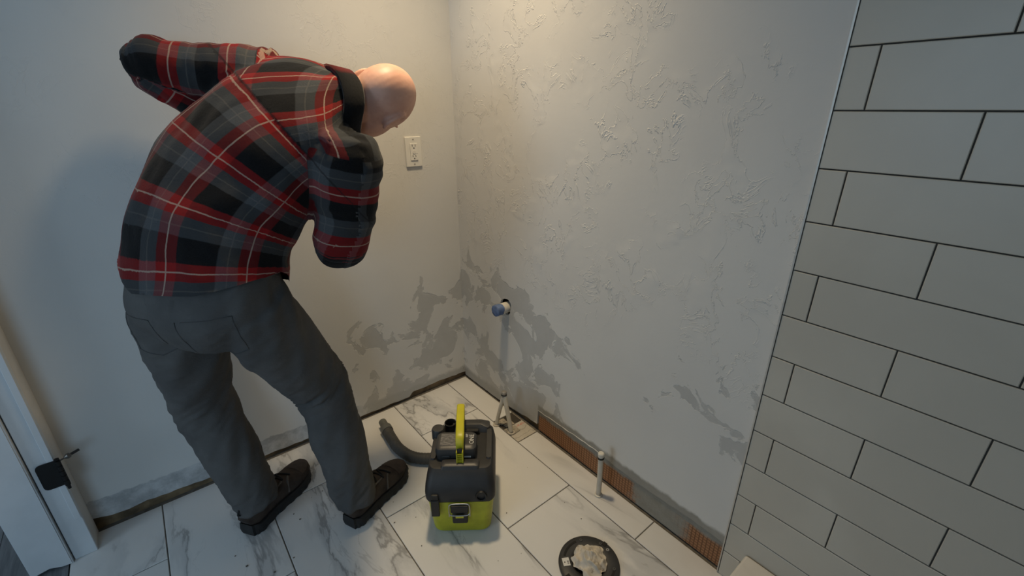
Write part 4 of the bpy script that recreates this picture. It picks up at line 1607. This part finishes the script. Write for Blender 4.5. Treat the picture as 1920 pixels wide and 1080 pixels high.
# ------------------------------------------------------------------ toilet flange and rag
FL = Vector((-0.300, -1.137, 0.0))
fl = empty('toilet_flange', FL)
tag(fl, 'black round toilet flange screwed to the floor with a white sticker', 'flange')
M_FL = plain('black_abs', (0.030, 0.029, 0.028), 0.45, var=0.2)
bm = bmesh.new()
n_ = 64
prof = [(0.050, 0.001), (0.093, 0.001), (0.0955, 0.004), (0.0945, 0.009), (0.089, 0.0125), (0.060, 0.0135), (0.053, 0.0115), (0.050, 0.008)]
add_lathe(bm, prof, (0, 0, 0), n=n_, close=True)
ring = auto_smooth(link('ring', mesh_of('ring', bm), M_FL, fl), 40)
bm = bmesh.new()
add_cyl(bm, (0, 0, 0.0003), (0, 0, 0.0012), 0.051, n=32)
link('opening', mesh_of('opening', bm), M_DARK, fl)
for a0, a1 in ((95, 145), (275, 325)):
    bm = bmesh.new()
    i0, i1, o0, o1 = [], [], [], []
    for k in range(13):
        t = math.radians(a0 + (a1 - a0) * k / 12 - 20)
        for lst, r, z in ((i0, 0.074, 0.0128), (o0, 0.081, 0.0128), (i1, 0.074, 0.0140), (o1, 0.081, 0.0138)):
            lst.append(bm.verts.new((r * math.cos(t), r * math.sin(t), z)))
    for k in range(12):
        bm.faces.new((i1[k], o1[k], o1[k + 1], i1[k + 1]))
        bm.faces.new((i0[k], i1[k], i1[k + 1], i0[k + 1]))
        bm.faces.new((o0[k], o0[k + 1], o1[k + 1], o1[k]))
    link('slot', mesh_of('slot', bm), M_DARK, fl)
M_SCR = plain('zinc_screw', (0.40, 0.385, 0.36), 0.4, 0.7, var=0.1)
M_SCRD = plain('dark_screw', (0.10, 0.097, 0.092), 0.4, 0.6, var=0.1)
for i, (an, m) in enumerate(((70, M_SCRD), (22, M_SCRD), (0, M_SCR), (196, M_SCRD), (214, M_SCR), (310, M_SCRD))):
    t = math.radians(an - 8)
    c = Vector((0.077 * math.cos(t), 0.077 * math.sin(t), 0.0128))
    bm = bmesh.new()
    add_lathe(bm, [(0.0, -0.002), (0.0055, -0.002), (0.0055, 0.0018), (0.0045, 0.0026), (0.0020, 0.0026), (0.0016, 0.0014), (0.0, 0.0014)], c, n=14)
    sc = auto_smooth(link('screw', mesh_of('screw', bm), m, fl))
    bm = bmesh.new()
    add_cyl(bm, c + Vector((0, 0, 0.0010)), c + Vector((0, 0, 0.0017)), 0.0016, n=8)
    link('drive', mesh_of('drive', bm), M_DARK, sc)
for an in (14, 182):
    t = math.radians(an - 8)
    bm = bmesh.new()
    add_box(bm, (0.078, -0.006, 0.0125), (0.093, 0.006, 0.0142))
    bmesh.ops.rotate(bm, verts=bm.verts, cent=(0, 0, 0), matrix=Matrix.Rotation(t, 3, 'Z'))
    link('bolt_notch', mesh_of('bolt_notch', bm), M_DARK, fl)
t = math.radians(141)
bm = bmesh.new()
add_box(bm, (-0.0135, -0.011, 0.0), (0.0135, 0.011, 0.0006))
bmesh.ops.rotate(bm, verts=bm.verts, cent=(0, 0, 0), matrix=Matrix.Rotation(math.radians(60), 3, 'Z'))
bmesh.ops.translate(bm, verts=bm.verts, vec=(0.072 * math.cos(t), 0.072 * math.sin(t), 0.0139))
stk = link('sticker', mesh_of('sticker', bm), plain('white_sticker', (0.66, 0.64, 0.60), 0.6, var=0.03), fl)
stk['label'] = 'white sticker'
bm = bmesh.new()
for i in range(6):
    w = (0.0006, 0.0011, 0.0005, 0.0009, 0.0012, 0.0006)[i]
    add_box(bm, (-0.009 + i * 0.0022, -0.0085, 0.0), (-0.009 + i * 0.0022 + w, -0.003, 0.0003))
add_box(bm, (-0.003, 0.003, 0.0), (0.001, 0.0065, 0.0003))
bmesh.ops.rotate(bm, verts=bm.verts, cent=(0, 0, 0), matrix=Matrix.Rotation(math.radians(60), 3, 'Z'))
bmesh.ops.translate(bm, verts=bm.verts, vec=(0.072 * math.cos(t), 0.072 * math.sin(t), 0.0145))
link('barcode', mesh_of('barcode', bm), M_BLACK, stk)

# crumpled rag stuffed into the opening
bm = bmesh.new()
NR, NA = 30, 72
cv = bm.verts.new((0, 0, 0.040))
prev = None
rows = []
for j in range(1, NR + 1):
    row = []
    fr = j / NR
    for i in range(NA):
        t = 2 * math.pi * i / NA
        lobes = 1.04 + 0.06 * math.sin(5 * t + 0.6) + 0.08 * math.sin(3 * t + 2.0) + 0.05 * math.sin(9 * t) + 0.04 * math.sin(14 * t + 1)
        r = 0.052 * fr * (1 + (lobes - 1) * fr)
        x, y = r * math.cos(t), r * math.sin(t)
        a = noise.noise(Vector((x * 38, y * 38, 0.4)))
        b = noise.noise(Vector((x * 75 + 3, y * 75, 2.4)))
        rid = (1 - abs(a)) ** 3
        z = 0.012 + 0.030 * (1 - fr ** 2.6) + 0.016 * (rid - 0.5) + 0.007 * b + 0.0035 * noise.noise(Vector((x * 160, y * 160, 5.1)))
        if j == NR:
            z -= 0.006
        row.append(bm.verts.new((x + 0.008 * a, y + 0.006 * b, max(z, 0.0138))))
    rows.append(row)
for i in range(NA):
    bm.faces.new((cv, rows[0][i], rows[0][(i + 1) % NA]))
for A, B in zip(rows, rows[1:]):
    for i in range(NA):
        bm.faces.new((A[i], B[i], B[(i + 1) % NA], A[(i + 1) % NA]))
bmesh.ops.recalc_face_normals(bm, faces=bm.faces)
M_RAG = NT('cream_rag')
_o = M_RAG.obj()
_c = M_RAG.mix(M_RAG.ss(M_RAG.noise(_o, 60.0, 4), 0.55, 0.72), (0.58, 0.53, 0.45), (0.30, 0.255, 0.195))
M_RAG.bump(M_RAG.noise(_o, 260.0, 3), 0.3, 0.002)
M_RAG = M_RAG.out(_c, 0.95, 0, 0.1)
rag = link('rag', mesh_of('rag', bm), M_RAG, None, FL + Vector((0.004, 0.000, 0.0)), smooth=True)
sm = rag.modifiers.new('s', 'SMOOTH')
sm.iterations = 1
tag(rag, 'crumpled cream rag stuffed into the black toilet flange', 'rag')

# ------------------------------------------------------------------ hinge on the jamb
hg = empty('door_hinge', (-1.512, -0.0955, 0.282))
tag(hg, 'black door hinge with a pin stop on the white jamb', 'hinge')
M_HB = plain('black_hinge_metal', (0.010, 0.010, 0.010), 0.5, 0.4)
bm = bmesh.new()
W, Hh, r = 0.046, 0.090, 0.012
pts = []
for cx, cz, a0 in ((-W / 2 + r, r, 180), (-W / 2 + r, Hh - r, 90)):
    seg = [(cx + r * math.cos(math.radians(a0 + d)), cz + r * math.sin(math.radians(a0 + d))) for d in ((90, 60, 30, 0) if a0 == 180 else (90, 60, 30, 0))]
    pts += seg
pts = [(-W / 2 + r + r * math.cos(math.radians(a)), r + r * math.sin(math.radians(a))) for a in (270, 240, 210, 180)] + \
      [(-W / 2 + r + r * math.cos(math.radians(a)), Hh - r + r * math.sin(math.radians(a))) for a in (180, 150, 120, 90)] + [(W / 2, Hh), (W / 2, 0)]
a = [bm.verts.new((x, -0.0025, z)) for x, z in pts]
b = [bm.verts.new((x, -0.0001, z)) for x, z in pts]
k = len(a)
bm.faces.new(a)
bm.faces.new(b[::-1])
for i in range(k):
    bm.faces.new((a[i], b[i], b[(i + 1) % k], a[(i + 1) % k]))
bmesh.ops.recalc_face_normals(bm, faces=bm.faces)
link('leaf', mesh_of('leaf', bm), M_HB, hg)
for z0, z1 in ((0.0, 0.017), (0.0185, 0.0355), (0.037, 0.053), (0.0545, 0.0715), (0.073, 0.090)):
    bm = bmesh.new()
    add_cyl(bm, (W / 2 + 0.004, -0.007, z0), (W / 2 + 0.004, -0.007, z1), 0.0065, n=14)
    auto_smooth(link('knuckle', mesh_of('knuckle', bm), M_HB, hg), 60)
bm = bmesh.new()
add_lathe(bm, [(0.0, -0.016), (0.004, -0.014), (0.0045, 0.0), (0.0045, 0.092), (0.006, 0.093), (0.006, 0.097), (0.0, 0.098)], (W / 2 + 0.004, -0.007, 0.0), n=12)
auto_smooth(link('pin', mesh_of('pin', bm), M_HB, hg), 60)
px0 = Vector((W / 2 + 0.004, -0.007, 0.086))
bm = bmesh.new()
add_cyl(bm, px0, px0 + Vector((0.030, 0.012, 0.004)), 0.0025, n=8)
add_lathe(bm, [(0.0, 0), (0.004, 0.001), (0.0085, 0.008), (0.0075, 0.014), (0.003, 0.018), (0.0, 0.018)], px0 + Vector((0.014, 0.0056, 0.002)), (0.030, 0.012, 0.004), n=12)
ps = link('pin_stop', mesh_of('pin_stop', bm), plain('pin_stop_metal', (0.16, 0.15, 0.135), 0.35, 0.8), hg)
bm = bmesh.new()
add_cyl(bm, px0 + Vector((0.030, 0.012, 0.004)), px0 + Vector((0.048, 0.0192, 0.0064)), 0.004, n=10)
link('bumper', mesh_of('bumper', bm), M_BLACK, ps)

# ------------------------------------------------------------------ crumbs on the floor
bm = bmesh.new()
cr = [(-1.130, -0.462, 3.4), (-1.068, -0.538, 3.0), (-0.951, -0.387, 2.8), (-0.962, -0.350, 2.2), (-1.152, -0.400, 2.0), (-1.009, -0.525, 2.4), (-0.850, -0.310, 2.0),
      (-0.193, -1.007, 1.8), (-0.379, -0.823, 2.0), (-0.703, -0.608, 2.4)]
for i in range(26):
    cr.append((random.uniform(-1.25, -0.15), random.uniform(-1.2, -0.3), random.uniform(0.8, 1.8)))
for x, y, s in cr:
    add_box(bm, (x - s * 0.0010, y - s * 0.0008, 0.0002), (x + s * 0.0010, y + s * 0.0008, 0.0002 + s * 0.0009), s * 0.0003, 1)
cb = link('floor_crumbs', mesh_of('floor_crumbs', bm), plain('dark_crumb', (0.10, 0.085, 0.065), 0.95, var=0.4))
cb['kind'] = 'stuff'
tag(cb, 'tiny dark crumbs of debris scattered over the floor tiles', 'debris')
